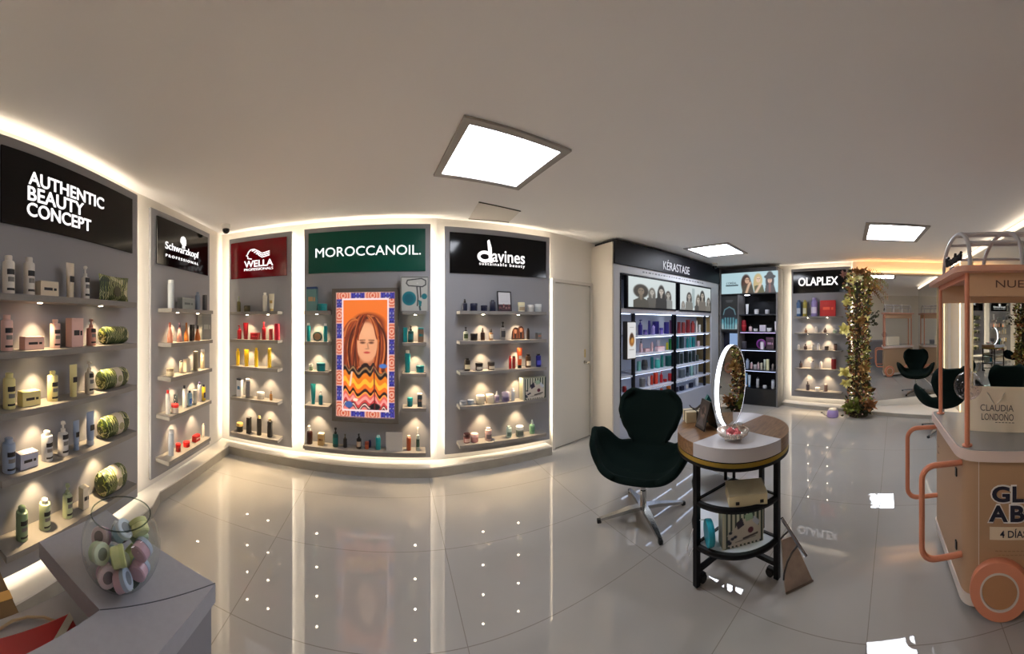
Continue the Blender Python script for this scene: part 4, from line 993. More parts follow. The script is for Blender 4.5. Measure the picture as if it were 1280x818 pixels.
# ------------------------------------------------------------------ long shelf unit with twin screens
def kerastase():
    P = KERA; W = P.W
    t = thing('display_unit', 'white shelf unit with black header and two photo screens', 'display unit', P.at(0, 0), P.rz)
    ZT = EYE + 1.06; D = .34
    m_fr = mat((176, 178, 182), .4); m_side = mat((206, 198, 186), .5); m_blk = mat((12, 12, 20), .45, spec=.25); m_in = mat((196, 204, 220), .5)
    MB().box(-.02, .0, .0, .43, 0, ZT - .03, .003).build('side_panel', m_side, t, 0)
    MB().box(0, .02, .02, .43, 0, ZT - .03).build('side_panel', m_fr, t, 0)
    zh = EYE + .755; zs1, zs0 = EYE + .622, EYE + .215
    hd = MB().box(0, W, -.03, .38, zh, ZT, .003).build('header_board', m_blk, t, 0)
    x0, x1 = P.hit(829, .03)[0], P.hit(861.7, .03)[0]
    lettering('KÉRASTASE', hd, x0, x1, P.z(829, 336.8, .03), P.z(829, 323.6, .03), -.031, mat((176, 176, 180), .4), .0, .002)
    # face frame
    fl = P.hit(774.5)[0]; fr = P.hit(888.8)[0]
    MB().box(0, W, -.004, .03, zs1 + .03, zh).build('face_board', m_fr, t, 0)
    MB().box(0, fl, -.004, .03, 0, zs1 + .03).build('face_board', m_fr, t, 0)
    MB().box(fr, W, -.004, .03, 0, zs1 + .03).build('face_board', m_fr, t, 0)
    mb = MB(); q = P.hit(803)[0]; q1 = P.hit(880)[0]
    k = q
    while k < q1:
        L_ = R.uniform(.02, .07); mb.box(k, k + L_, -.0055, -.004, zs1 + .075, zs1 + .093); k += L_ + .03
    mb.build('faint_print', mat((96, 96, 102), .5), t, 0, kind='stuff')
    MB().box(fl, fr, .03, .30, zs1, zs1 + .03).build('recess_top', m_blk, t, 0)
    mb = MB(); mb.tube([(fl + .012, .0, .3), (fl + .012, 0, zs1 - .05), (fl + .022, 0, zs1 - .005), (fl + .06, 0, zs1 + .014), (P.hit(845)[0], 0, zs1 + .016), (fr - .02, 0, zs1 + .014)], .012, 8); mb.build('black_edge_trim', m_blk, t)
    bk = MB().box(fl, fr, D - .02, D, .38, zs1 + .02).build('back_panel', m_in, t, 0)
    MB().box(fr, fr + .02, .02, D, .0, zs1 + .02).build('side_liner', mat((150, 128, 84), .4), t, 0)
    MB().box(fl - .02, fl, .02, D, .0, zs1 + .02).build('side_liner', mat((120, 122, 126), .4), t, 0)
    # base cabinet
    bs = MB().box(fl, fr, .0, D, 0, .39, .003).build('base_cabinet', mat((170, 176, 192), .4), t, 0)
    MB().box(P.hit(843)[0] - .004, P.hit(843)[0] + .004, -.002, 0, .02, .37).build('door_gap', m_blk, bs, 0)
    # screens
    def screen(xa, xb, which):
        u0, u1 = P.hit(xa, .01)[0], P.hit(xb, .01)[0]
        s = MB().box(u0 - .025, u1 + .025, -.012, .05, zs0 - .022, zs1 + .018, .002).build('screen', m_blk, t, 0)
        c = Canvas(120, 82 if which == 0 else 76, (202, 212, 212)); A = c.asp
        def fig(cx, cy, s, hairc, hr, hl, bodyc, skin, afro=False):
            q = 1 / A
            if afro: c.ell(cx, cy - .1 * s * q, s * 1.9, s * 2.0 * q, hairc, .12)
            else:
                c.ell(cx, cy + hl * s * q * .5, s * 1.45, s * (1.5 + hl * .75) * q, hairc, .1); 
            c.poly([(cx - .5 * s, cy + s * q), (cx + .5 * s, cy + s * q), (cx + .7 * s, cy + 2 * s * q), (cx + 1.9 * s, cy + 2.7 * s * q), (cx + 2.1 * s, 1.2), (cx - 2.1 * s, 1.2), (cx - 1.9 * s, cy + 2.7 * s * q), (cx - .7 * s, cy + 2 * s * q)], bodyc)
            c.poly([(cx - .45 * s, cy + s * q), (cx + .45 * s, cy + s * q), (cx + .2 * s, cy + 2.6 * s * q), (cx - .2 * s, cy + 2.6 * s * q)], [v * .85 for v in skin])
            face(c, cx, cy, s * .8, skin, (60, 54, 50), (110, 90, 84), A)
        if which == 0:
            fig(.46, .46, .052, (96, 92, 84), 1, 2.5, (84, 82, 78), (178, 174, 164)); fig(.82, .50, .05, (70, 62, 56), 1, 2.6, (130, 132, 130), (176, 172, 162))
            fig(.66, .40, .062, (30, 26, 24), 1, 4, (34, 34, 34), (186, 178, 166)); fig(.24, .46, .076, (46, 40, 32), 1, 1, (72, 70, 62), (130, 116, 98), True)
        else:
            fig(.09, .78, .036, (120, 112, 104), 1, 2.5, (140, 140, 136), (176, 170, 160)); c.rect(.36, .44, .1, .9, (160, 176, 178)); fig(.27, .46, .056, (52, 46, 42), 1, 2, (120, 120, 114), (176, 168, 158))
            fig(.56, .56, .06, (100, 92, 80), 1, 4, (70, 68, 64), (180, 172, 160)); fig(.70, .36, .062, (40, 34, 30), 1, 3, (110, 104, 96), (176, 166, 152)); fig(.92, .58, .05, (80, 74, 66), 1, 3, (120, 116, 108), (170, 164, 156))
        c.build('picture', s, u0, u1, zs0, zs1, -.0135, art_mat(L_SCREEN * .75))
    screen(785.3, 844.2, 0); screen(850, 888, 1)
    MB().box(fl + .03, fr, .0, .04, .13 + EYE, zs0 - .022).build('shelf_header', mat((168, 168, 176), .4), t, 0)
    # posts
    for px, w in ((792, .04), (841.2, .022), (844.4, .022), (881, .035)):
        u = P.hit(px, -.02)[0]; MB().box(u - w / 2, u + w / 2, .01, .045, .39, EYE + .15).build('post', m_blk, t, 0)
    # glass shelves with light strips
    cols = ((795.5, 842.4, 'A'), (845.5, 888, 'B'), (776, 791, 'N'))
    out = {}
    for xa, xb, key in cols:
        ua, ub = P.hit(xa)[0], P.hit(xb)[0]
        for k, zz in enumerate((-.172, -.425, -.682, -.92)):
            if key == 'N' and k < 2: continue
            z = EYE + zz - (0.02 if key == 'N' else 0)
            MB().box(ua, ub, .006, D - .021, z - .026, z, .001).build('shelf', mat((206, 210, 222), .3), t, 0)
            MB().box(ua + .02, ub - .02, .03, .045, z - .034, z - .027).build('light_strip', emit((205, 222, 255), 3.8), t, 0)
            out[key, k] = z
        MB().box(ua + .02, ub - .02, .03, .045, EYE + .118, EYE + .126).build('light_strip', emit((205, 222, 255), 3.8), t, 0)
        out[key, 4] = .3905
    # small poster box in the narrow bay
    u0, u1 = P.hit(783.8, .01)[0], P.hit(794, .01)[0]; za, zb = EYE - .24, EYE + .005
    pb = MB().box(u0 - .01, u1 + .005, -.02, .06, P.z(789, 449.5, .01), P.z(789, 402, .01), .002).build('poster_box', mat((70, 66, 62), .4), t, 0)
    c = Canvas(26, 110, (222, 222, 222)); c.ell(.5, .50, .30, .16, (150, 90, 30), .2); c.ell(.5, .40, .2, .10, (60, 34, 20), .3); c.ell(.55, .5, .12, .08, (206, 150, 70), .3); c.line([(.3, .14), (.7, .14)], .03, (150, 150, 150)); c.line([(.25, .76), (.75, .76)], .04, (150, 146, 140))
    c.build('poster', pb, u0, u1, P.z(789, 448, .01), P.z(789, 403.3, .01), -.0215, art_mat(L_SCREEN * .7))
    return out
KZ = kerastase()
IND, PUR = (62, 56, 140), (116, 100, 176)
def kstock(key, k, rows, wh):
    stock(None, 0, rows, mid=-.13, where=wh, P=KERA, z=KZ[key, k] + .0005, grp='products ' + wh)
LB, RB = 'left bay under the screens', 'right bay under the screens'
kstock('A', 0, [('pump', 797.5, 803, 400, IND, IND, 0, 'indigo pump bottle'), ('jar', 803.6, 809.3, 412.5, PUR, IND, 0, 'low violet jar'), ('can', 810, 813.2, 401, IND, None, 0, 'slim indigo can'), ('bot', 813.6, 818.6, 406.5, (150, 140, 200), PUR, 0, 'pale violet bottle', -.09), ('box', 815.5, 823.8, 402, IND, None, 0, 'wide indigo carton', -.22),
    ('jar', 824.2, 829, 410, PUR, IND, 0, 'violet jar beside the wide carton'), ('box', 829.8, 836.2, 402.8, IND, (70, 64, 150), 0, 'tall indigo carton'), ('can', 836.8, 840.2, 400.5, (110, 60, 110), None, 0, 'plum can')], f'top shelf, {LB}')
PK3 = (226, 190, 190)
kstock('A', 1, [('pump', 799, 803.2, 424, PK3, (120, 120, 126), 0, 'pink pump bottle'), ('box', 803.5, 812.8, 435.7, PK3, (216, 160, 166), 0, 'low pink box'), ('bot', 813.2, 816.6, 427.6, PK3, None, 0, 'slim pink bottle'), ('box', 819.7, 825, 425.5, (222, 214, 218), None, 0, 'white upright carton', -.2), ('box', 819, 831, 433.2, (232, 206, 210), (220, 150, 160), 0, 'wide low pink box', -.09),
    ('bot', 832.3, 835.5, 428, (200, 190, 50), None, 0, 'yellow bottle'), ('box', 835.8, 840.4, 423.8, (30, 130, 60), None, 0, 'green carton')], f'second shelf, {LB}')
kstock('A', 2, [('box', 795.8, 801, 452, (120, 190, 176), None, 0, 'pale green carton'), ('ball', 801.8, 809.8, 450, (70, 70, 72), (40, 38, 40), 0, 'grey round case'), ('can', 813, 817, 446.5, (20, 110, 110), None, 0, 'teal can'), ('flip', 818.4, 825, 448, (80, 200, 190), (210, 236, 230), 0, 'turquoise bottle'),
    ('box', 825.5, 829.3, 444.2, (30, 130, 120), None, 0, 'slim teal carton'), ('box', 831.5, 840, 444.8, (20, 92, 88), (40, 120, 110), 0, 'wide dark teal carton')], f'third shelf, {LB}')
ORR = (216, 62, 36)
kstock('A', 3, [('can', 799, 806.8, 472, (110, 108, 106), (170, 168, 166), 0, 'wide grey can'), ('bot', 809, 812.5, 471, (224, 216, 212), None, 0, 'white bottle'), ('jar', 813, 816.2, 469.5, ORR, None, 0, 'orange-red jar'), ('box', 816.6, 822.5, 466, ORR, (226, 90, 60), 0, 'orange-red carton'), ('pump', 824.6, 828.4, 464, (206, 40, 50), (206, 40, 50), 0, 'red pump bottle'),
    ('jar', 828.8, 833.6, 474, (206, 60, 60), (190, 30, 36), 0, 'low red jar'), ('can', 834.8, 839.4, 467, (196, 40, 50), None, 0, 'crimson can')], f'fourth shelf, {LB}')
kstock('A', 4, [('can', 824.8, 828.6, 486, (190, 70, 40), None, 0, 'small rust can'), ('box', 833, 838.6, 482.8, (216, 120, 40), None, 0, 'orange carton')], f'base, {LB}')
kstock('N', 4, [('jar', 778, 783.2, 483, (196, 190, 186), (150, 30, 36), 0, 'glass jar with red lid in narrow bay')], 'left of the left bay')
MAR = (122, 34, 40)
kstock('B', 0, [('box', 846.3, 850.8, 402.8, MAR, None, 0, 'maroon carton at the left end'), ('can', 851.5, 856.5, 403, (140, 50, 50), None, 0, 'maroon can'), ('box', 857.2, 862.6, 400, MAR, (150, 60, 56), 0, 'tall maroon carton'), ('bot', 863.4, 868.4, 401.5, (150, 56, 54), None, 0, 'maroon bottle'), ('bot', 869.6, 872, 401, (222, 218, 210), None, 0, 'slim white bottle'), ('can', 872.8, 876, 406, (206, 204, 196), None, 0, 'short white can'), ('can', 879.6, 882.8, 399.6, (200, 204, 206), None, 0, 'pale can behind the post')], f'top shelf, {RB}')
TQ = (60, 176, 176)
kstock('B', 1, [('can', 845.3, 848.5, 421, (26, 110, 112), None, 0, 'teal can'), ('box', 849, 855, 421, (28, 54, 58), None, 0, 'dark slate carton'), ('flip', 857.6, 861, 422, (30, 140, 140), None, 0, 'teal bottle'), ('can', 861.4, 864.2, 421, TQ, None, 0, 'turquoise can'), ('box', 864.6, 869, 421.6, (34, 134, 138), None, 0, 'teal carton'), ('jar', 870.5, 875, 426.3, (206, 176, 176), None, 0, 'pink jar'), ('can', 880, 882.6, 420, (170, 150, 110), None, 0, 'brass can')], f'second shelf, {RB}')
DG = (22, 34, 34)
kstock('B', 2, [('box', 845.2, 849.6, 440, DG, None, 0, 'black carton at the left end'), ('can', 850, 853.8, 442, (40, 60, 56), None, 0, 'dark green can'), ('box', 854.8, 860, 439, DG, None, 0, 'tall black carton'), ('flip', 860.6, 864.4, 440, (30, 56, 54), None, 0, 'dark green bottle'), ('can', 865, 869, 438.5, (26, 46, 50), None, 0, 'tall dark can'), ('jar', 869.8, 873.5, 444, (60, 80, 74), None, 0, 'dark jar')], f'third shelf, {RB}')
kstock('B', 3, [('box', 848, 856.3, 461.3, (90, 100, 106), (150, 156, 160), 0, 'grey carton'), ('glass', 857.2, 861, 458.6, (190, 206, 210), None, 0, 'clear glass vessel'), ('flip', 861.8, 866.4, 456, (150, 196, 190), WHT, 0, 'pale turquoise bottle'), ('bot', 867, 869.4, 457, (206, 212, 214), None, 0, 'slim clear bottle'), ('can', 870.6, 873, 454.5, (180, 186, 188), None, 0, 'silver can')], f'fourth shelf, {RB}')
kstock('B', 4, [('box', 845, 848.2, 484, (24, 28, 56), None, 0, 'slim navy carton'), ('box', 849, 855.4, 482.8, (20, 24, 46), None, 0, 'wide navy carton'), ('bot', 856.6, 860.4, 480.5, (220, 220, 222), None, 0, 'white bottle'), ('box', 861, 866.4, 478.8, (30, 34, 50), None, 0, 'dark carton'), ('can', 868.8, 873.2, 472.5, (224, 226, 228), None, 0, 'tall white can'), ('can', 879.2, 882.4, 467, (230, 232, 234), None, 0, 'white can behind the post')], f'base, {RB}')

# ------------------------------------------------------------------ black display unit in the corner
def loreal():
    P = LORE; W = P.W; ZT = EYE + 1.02; D = .30
    t = thing('display_unit', 'black display unit with a long pale screen on top', 'display unit', P.at(0, 0), P.rz)
    m_b = mat((9, 10, 15), .35); m_g = mat((112, 110, 110), .45); m_i = mat((5, 7, 13), .6, spec=.2)
    MB().box(W - .03, W, 0, .34, 0, ZT, .002).build('side_panel', m_g, t, 0)
    MB().box(0, .03, 0, .34, 0, ZT, .002).build('side_panel', m_g, t, 0)
    MB().box(.03, W - .03, 0, .34, EYE + .955, ZT).build('top_board', mat((40, 40, 44), .4), t, 0)
    MB().box(.03, W - .03, D, .34, .0, EYE + .955).build('back_panel', m_i, t, 0)
    MB().box(.03, W - .03, .02, D, 0, EYE - 1.215, .002).build('base_cabinet', m_b, t, 0)
    z1, z0 = EYE + .945, EYE + .555
    s = MB().box(.03, W - .03, .0, .06, z0 - .02, z1 + .01).build('screen', m_b, t, 0)
    u0, u1 = P.hit(902)[0], P.hit(972.6)[0]
    c = Canvas(150, 56, (176, 206, 214)); A = c.asp
    def hair(cx, cy, rx, ry, col, rot=0): c.ell(cx, cy, rx, ry / A * 1.0, col, .12, rot)
    hair(.45, .52, .085, .15, (60, 36, 26)); hair(.47, .72, .09, .14, (76, 46, 32)); face(c, .47, .40, .038, (206, 168, 140), (60, 44, 38), (150, 90, 80), A); c.poly([(.39, .62), (.56, .62), (.60, 1.05), (.38, 1.05)], (66, 58, 44)); c.line([(.46, .95), (.50, .62), (.52, .52)], .022, (206, 170, 140))
    hair(.66, .42, .075, .12, (190, 170, 120)); hair(.63, .62, .05, .12, (190, 166, 112)); face(c, .665, .38, .036, (218, 186, 160), (96, 80, 64), (160, 104, 92), A); c.poly([(.60, .66), (.74, .62), (.78, 1.05), (.60, 1.05)], (86, 84, 50)); c.line([(.62, 1.0), (.70, .62)], .022, (214, 182, 156))
    hair(.86, .46, .07, .16, (44, 34, 34)); face(c, .86, .44, .036, (206, 170, 146), (50, 40, 38), (150, 84, 80), A); c.ell(.86, .27, .095, .10, (44, 46, 50), .1); c.ell(.86, .17, .05, .10, (52, 54, 58), .1); c.poly([(.79, .66), (.93, .66), (.97, 1.05), (.77, 1.05)], (64, 60, 62)); c.line([(.86, .6), (.86, 1)], .02, (120, 80, 74))
    pic = c.build('picture', s, u0, u1, z0, z1, -.002, art_mat(L_SCREEN * .75))
    x0, x1 = P.hit(907.5)[0], P.hit(922.8)[0]
    mk = mat((40, 60, 70), .5)
    lettering("L'ORÉAL", s, x0 + .01, x1 - .03, EYE + .735, EYE + .785, -.004, mk, .01, .001); MB().box(x0, x1, -.005, -.003, EYE + .70, EYE + .722).build('logo_bar', mk, s, 0)
    # left column: lit poster above a bluish recess
    xa, xb = P.hit(902.2)[0], P.hit(921.4)[0]
    p1, p0 = EYE + .50, EYE - .15
    q = MB().box(xb + .01, xb + .03, -.004, D, .30, z0 - .02).build('divider', m_g, t, 0)
    pb = MB().box(.03, xb + .01, .0, .10, p0 - .03, p1 + .02).build('poster_box', m_b, t, 0)
    c = Canvas(44, 90, (14, 16, 18)); A = c.asp
    c.put(np.clip((c.Y - .62) / .05, 0, 1), (90, 160, 176)); c.put(np.clip((c.Y - .74) / .1, 0, 1), (170, 200, 206)); c.ell(.5, .56, .40, .25, (22, 40, 56), .08); c.ell(.5, .58, .36, .22, (10, 22, 34), .1)
    for k in range(9): c.line([(.16 + k * .085, .62), (.18 + k * .08, .92)], .03, [(18, 70, 90), (110, 180, 190)][k % 2])
    c.line([(.12, .52), (.2, .38), (.5, .30), (.8, .38), (.88, .52)], .03, (110, 150, 160)); c.put((c.Y > .94).astype(float), (12, 14, 16)); c.line([(.3, .12), (.7, .12)], .03, (90, 92, 96)); c.line([(.35, .16), (.65, .16)], .03, (70, 74, 78))
    c.build('poster', pb, xa, xb, p0, p1, -.002, art_mat(L_SCREEN * .55))
    ub = MB().box(.045, xb, .10, .12, .30, p0 - .04).build('lower_panel', mat((24, 26, 44), .4), t, 0)
    MB().box(P.hit(909.5)[0], P.hit(921)[0], .09, .10, EYE - .62, p0 - .05).build('lit_panel', emit((160, 190, 235), .55), t, 0)
    # shelves
    u0, u1 = xb + .03, W - .03
    zs = [EYE + v for v in (.165, -.158, -.49, -.87, -1.21)]
    for k, z in enumerate(zs[:4]):
        MB().box(u0, u1, .03, D, z - .02, z).build('shelf', mat((40, 44, 54), .35), t, 0)
    MB().lathe([(0, 0), (.05, 0), (.05, -.006), (0, -.006)], 16, c=(P.hit(930)[0], .15, z0 - .021)).build('downlight', emit((235, 240, 255), 8), t)
    l = spot(None, parent=t, local=((u0 + u1) / 2, .15, z0 - .04), e=3.2, ang=120, col=(.85, .92, 1.0))
    mb = MB(); mb.box(u0 + .02, u1 - .02, .035, .042, zs[2] - .028, zs[2] - .021); mb.build('light_strip', emit((200, 215, 255), 2.0), t, 0)
    mb = MB(); mb.box(u0 + .02, u1 - .02, .035, .042, zs[3] - .028, zs[3] - .021); mb.build('light_strip', emit((200, 215, 255), 1.6), t, 0)
    mb = MB(); mb.box(u0 + .02, u1 - .02, .035, .042, zs[1] - .028, zs[1] - .021); mb.build('light_strip', emit((220, 200, 255), 1.6), t, 0)
    return zs
LZ = loreal()
def lstock(k, rows):
    wh = f'on the {ORD[k]} shelf of the black unit'
    stock(None, 0, rows, mid=-.12, where=wh, P=LORE, z=LZ[k] + .0005, grp='products ' + wh)
LW_ = (222, 224, 230)
lstock(0, [('tube', 931.8, 936, 380.3, LW_, LW_, 0, 'white tube'), ('jar', 942.8, 948.8, 387, LW_, (190, 190, 196), 0, 'low white jar left of its twin'), ('jar', 956.5, 961.8, 387.3, (190, 192, 200), None, 0, 'low grey jar')])
lstock(1, [('ball', 926.8, 933, 400.5, (150, 24, 40), (200, 60, 70), 0, 'round red pot'), ('pump', 936, 940.4, 406, (226, 196, 206), (60, 50, 56), 0, 'pale pink pump bottle'), ('jar', 942, 947.5, 411, LW_, None, 0, 'low white jar'), ('box', 949.4, 958, 406.5, (206, 200, 220), (226, 220, 236), 0, 'white and lilac box'), ('jar', 958.5, 965, 410, LW_, None, 0, 'wide white jar'), ('tube', 968, 972, 402, (230, 226, 236), (200, 190, 210), 0, 'tall white tube')])
lstock(2, [('box', 927.5, 933.5, 427, (70, 66, 76), (110, 104, 110), 0, 'dark grey box'), ('disc', 948, 955, 424, (150, 60, 160), (60, 24, 80), 0, 'magenta round tin', -.18), ('box', 950.5, 955.5, 427.5, (226, 220, 236), (200, 190, 220), 0, 'white carton with lilac top', -.06), ('box', 957.5, 968.5, 422, (60, 36, 62), (90, 50, 90), (170, 130, 170), 'dark purple display box', -.15)])
lstock(3, [('flip', 932, 936.6, 449, (150, 164, 190), None, 0, 'blue-grey bottle'), ('bot', 938, 941, 453, (206, 170, 176), LW_, 0, 'small pink bottle'), ('jar', 941.8, 946, 456, (206, 200, 206), None, 0, 'pale jar'), ('flip', 946.6, 949.4, 453, (220, 190, 196), None, 0, 'small rose bottle'), ('box', 950.4, 954, 454, (210, 206, 190), None, 0, 'small cream carton'), ('tube', 954.4, 957.2, 449.5, (196, 206, 190), None, 0, 'pale green tube'),
    ('box', 957.6, 962, 449.3, (222, 222, 180), None, 0, 'pale yellow carton'), ('bot', 964.6, 967.6, 455, (150, 140, 136), None, 0, 'taupe bottle')])
lstock(4, [('tube', 931, 934.4, 466.8, (150, 190, 226), LW_, 0, 'pale blue tube'), ('tube', 934.8, 938.6, 469, (200, 216, 232), (120, 170, 220), 0, 'white and blue tube'), ('bot', 945.3, 949, 472, (186, 188, 194), (60, 60, 66), 0, 'grey bottle'), ('jar', 953.6, 958.6, 482, LW_, None, 0, 'low white jar'), ('can', 964.2, 968.6, 475, (210, 216, 226), (150, 156, 170), 0, 'white and grey can')])

# ------------------------------------------------------------------ swan-shaped swivel chairs
def interp(v, tab):
    for (a, x), (b, y) in zip(tab, tab[1:]):
        if v <= b:
            k = (v - a) / (b - a); k = k * k * (3 - 2 * k); return x + (y - x) * k
    return tab[-1][1]
def swan_chair(x, y, rz, label, sink=0.0):
    t = thing('swivel_chair', label, 'chair', (x, y, 0), rz, 'dark green swivel chairs')
    mb = MB(); N, M = 20, 30; G = {}
    cy = [(0, -.28), (.15, -.21), (.3, -.06), (.45, .12), (.55, .215), (.7, .27), (.85, .305), (1, .33)]
    cz = [(0, .42), (.15, .385), (.3, .36), (.45, .385), (.55, .47), (.7, .63), (.85, .79), (1, .925)]
    hw = [(0, .15), (.08, .26), (.2, .345), (.3, .375), (.4, .34), (.47, .23), (.53, .145), (.6, .14), (.72, .205), (.84, .255), (.93, .245), (1, .15)]
    ri = [(0, .0), (.1, .10), (.2, .26), (.3, .33), (.4, .28), (.47, .13), (.55, .03), (.62, 0), (1, -.03)]
    wr = [(0, 0), (.3, 0), (.5, .0), (.65, .05), (.8, .08), (1, .05)]
    for i in range(N + 1):
        for j in range(M + 1):
            u, v = i / N * 2 - 1, j / M
            h = interp(v, hw)
            G[i, j] = mb.bm.verts.new((h * math.sin(u * pi / 2 * .92) / math.sin(pi / 2 * .92), interp(v, cy) - interp(v, wr) * u * u, interp(v, cz) + interp(v, ri) * abs(u) ** 2.4))
    for i in range(N):
        for j in range(M): mb.bm.faces.new((G[i, j], G[i + 1, j], G[i + 1, j + 1], G[i, j + 1]))
    o = mb.build('seat_shell', mat((7, 23, 20), .9, name='dark_green_velvet', spec=.15), t, 180, fix=False)
    s = o.modifiers.new('thickness', 'SOLIDIFY'); s.thickness = .05; s.offset = -1.0
    b = o.modifiers.new('soft', 'SUBSURF'); b.levels = 1; b.render_levels = 1
    chrome = mat((196, 196, 194), .22, 1.0)
    MB().lathe([(0, .06), (.026, .06), (.026, .20), (.019, .205), (.019, .32), (.09, .325), (.09, .335), (0, .335)], 18).build('column', chrome, t)
    for k in range(4):
        a = k * pi / 2 + math.radians(33)
        mb = MB(); d = Vector((cos(a), sin(a), 0)); n = Vector((-sin(a), cos(a), 0))
        pts = [(.0, .03, .060, .085), (.12, .026, .052, .08), (.345, .014, .018, .036)]
        rings = [[mb.bm.verts.new(d * r + n * sgn * w + Vector((0, 0, zz))) for sgn, zz in ((-1, lo), (1, lo), (1, hi), (-1, hi))] for r, w, lo, hi in pts]
        for A, B in zip(rings, rings[1:]):
            for q in range(4): mb.bm.faces.new((A[q], A[(q + 1) % 4], B[(q + 1) % 4], B[q]))
        mb.bm.faces.new(rings[0][::-1]); mb.bm.faces.new(rings[-1])
        lg = mb.build('leg', chrome, t, 30)
        MB().box(-.016, .016, -.014, .014, 0, .03, .004, m=Matrix.Translation(d * .355) @ Matrix.Rotation(a, 4, 'Z')).build('foot_glide', mat((14, 14, 14), .5), lg, 0)
    return t
c1 = swan_chair(1.78, 1.80, math.radians(-58), 'dark green swan-shaped swivel chair left of the round table')
c2 = swan_chair(4.47, -.66, math.radians(105), 'dark green swan-shaped swivel chair between the wall mirror and the pink cart')

# ------------------------------------------------------------------ round trolley table
TC = Vector((1.818, 1.016)); TR = .36; LEG0 = math.radians(170.2)
def arc(c, r, a0, a1, n): return [(c[0] + r * cos(a0 + (a1 - a0) * k / n), c[1] + r * sin(a0 + (a1 - a0) * k / n)) for k in range(n + 1)]
def trolley():
    t = thing('round_trolley_table', 'round wood and white trolley table on a black metal frame', 'table', (TC.x, TC.y, 0))
    blk = mat((7, 7, 10), .5, spec=.25); wood = wood_mat((108, 76, 48), (150, 112, 76)); wht = mat((206, 204, 208), .2)
    for k in range(4):
        a0 = LEG0 + k * pi / 2
        MB().prism([(0, 0)] + arc((0, 0), TR, a0, a0 + pi / 2, 18), .765, .84).build('white_top_sector' if k % 2 == 0 else 'wood_top_sector', wht if k % 2 == 0 else wood, t, 30)
    MB().lathe([(0, .757), (TR - .004, .757), (TR - .004, .765), (0, .765)], 72).build('shadow_gap_ring', blk, t)
    MB().lathe([(0, .733), (TR - .002, .733), (TR - .002, .757), (0, .757)], 72).build('brass_band', mat((178, 150, 66), .32, .7), t)
    MB().lathe([(0, .715), (TR, .715), (TR + .002, .733), (0, .733)], 72).build('rim_ring', blk, t)
    r = .332
    for k in range(4):
        a = LEG0 + k * pi / 2; m = Matrix.Rotation(a, 4, 'Z')
        lg = MB().box(r - .016, r + .016, -.016, .016, .012 if k < 2 else .012, .716, .002, m=m).build('leg', blk, t, 0)
        MB().lathe([(0, -.011), (.024, -.011), (.026, -.008), (.026, .008), (.024, .011), (0, .011)], 18, m=m @ Matrix.Translation((r - .05, .0, .027)) @ Matrix.Rotation(pi / 2, 4, 'X')).build('caster_wheel', mat((10, 10, 10), .6), lg)
        MB().box(r - .05 - .014, r - .016, -.013, .013, .045, .058, m=m).build('caster_fork', blk, lg, 0)
        mb = MB(); mb.box(.02, r - .01, -.012, .012, .085, .11, m=m); mb.build('brace', blk, t, 0)
    MB().box(-.03, .03, -.03, .03, .08, .115, m=Matrix.Rotation(LEG0, 4, 'Z')).build('brace_hub', blk, t, 0)
    for z in (.253, .503):
        poly = [(0, 0)] + arc((0, 0), r - .012, LEG0, LEG0 + pi / 2, 16)
        s = MB().prism(poly, z - .008, z).build('shelf', mat((216, 222, 232), .3), t, 0)
        mb = MB(); mb.tube([(x, y, z - .012) for x, y in arc((0, 0), r, LEG0, LEG0 + pi / 2, 16)], .016, 8, flat=1.2); 
        for a in (LEG0, LEG0 + pi / 2): mb.box(.0, r, -.009, .009, z - .028, z + .006, m=Matrix.Rotation(a, 4, 'Z'))
        mb.build('shelf_rim', blk, s)
        a1 = LEG0 - pi / 2
        P0 = (r * cos(LEG0), r * sin(LEG0)); P1 = (r * cos(a1), r * sin(a1))
        s2 = MB().prism([(0, 0), P1, (P1[0] * .55 + P0[0] * .55, P1[1] * .55 + P0[1] * .55), P0], z - .008, z).build('shelf', mat((216, 222, 232), .3), t, 0)
        mb = MB(); mb.tube([(P1[0], P1[1], z - .01), (P1[0] * .55 + P0[0] * .55, P1[1] * .55 + P0[1] * .55, z - .01), (P0[0], P0[1], z - .01)], .012, 8); mb.build('shelf_rim', blk, s2)
    for k, a in ((0, 2.2), (1, .4)): MB().tube([(.05 * cos(a), .05 * sin(a), .1), (.05 * cos(a), .05 * sin(a), .716)], .011, 8).build('center_post', blk, t)
    mb = MB(); mb.tube([(x, y, .474) for x, y in arc((0, 0), r - .06, LEG0 + .35, LEG0 + pi / 2 - .25, 12)], .006, 6); mb.build('light_strip', emit((225, 255, 235), 9.0), t)
trolley()
ZT_ = .8403
def ring_mirror():
    n = Vector((.174, -.985)); R_ = .262
    rz = math.atan2(n.x, -n.y)
    t = thing('ring_light_mirror', 'round mirror with a glowing white edge standing on the round table', 'mirror', (1.83, 1.03, ZT_), rz)
    zc = R_ + .012
    Mx = Matrix.Translation((0, 0, zc)) @ Matrix.Rotation(pi / 2, 4, 'X')
    MB().lathe([(0, .012), (R_ - .008, .012)], 64, m=Mx, caps=False).build('mirror_glass', M_MIRROR, t, 0)
    MB().lathe([(R_ - .008, .0125), (R_ + .001, .0125), (R_ + .001, .0105)], 64, m=Mx, caps=False).build('front_rim', mat((120, 112, 104), .3, .5), t)
    MB().lathe([(R_ + .001, .0105), (R_ + .001, -.017)], 64, m=Mx, caps=False).build('light_ring', emit((238, 242, 255), 3.4), t)
    MB().lathe([(R_ + .001, -.017), (R_ - .02, -.020), (0, -.020)], 64, m=Mx, caps=False).build('back_cover', mat((60, 58, 58), .5), t)
    mb = MB(); mb.box(-.07, .07, -.05, .06, 0, .012, .004); mb.box(-.05, .05, .014, .03, .01, .10, .004); mb.build('stand', mat((190, 190, 192), .3, .6), t, 0)
ring_mirror()
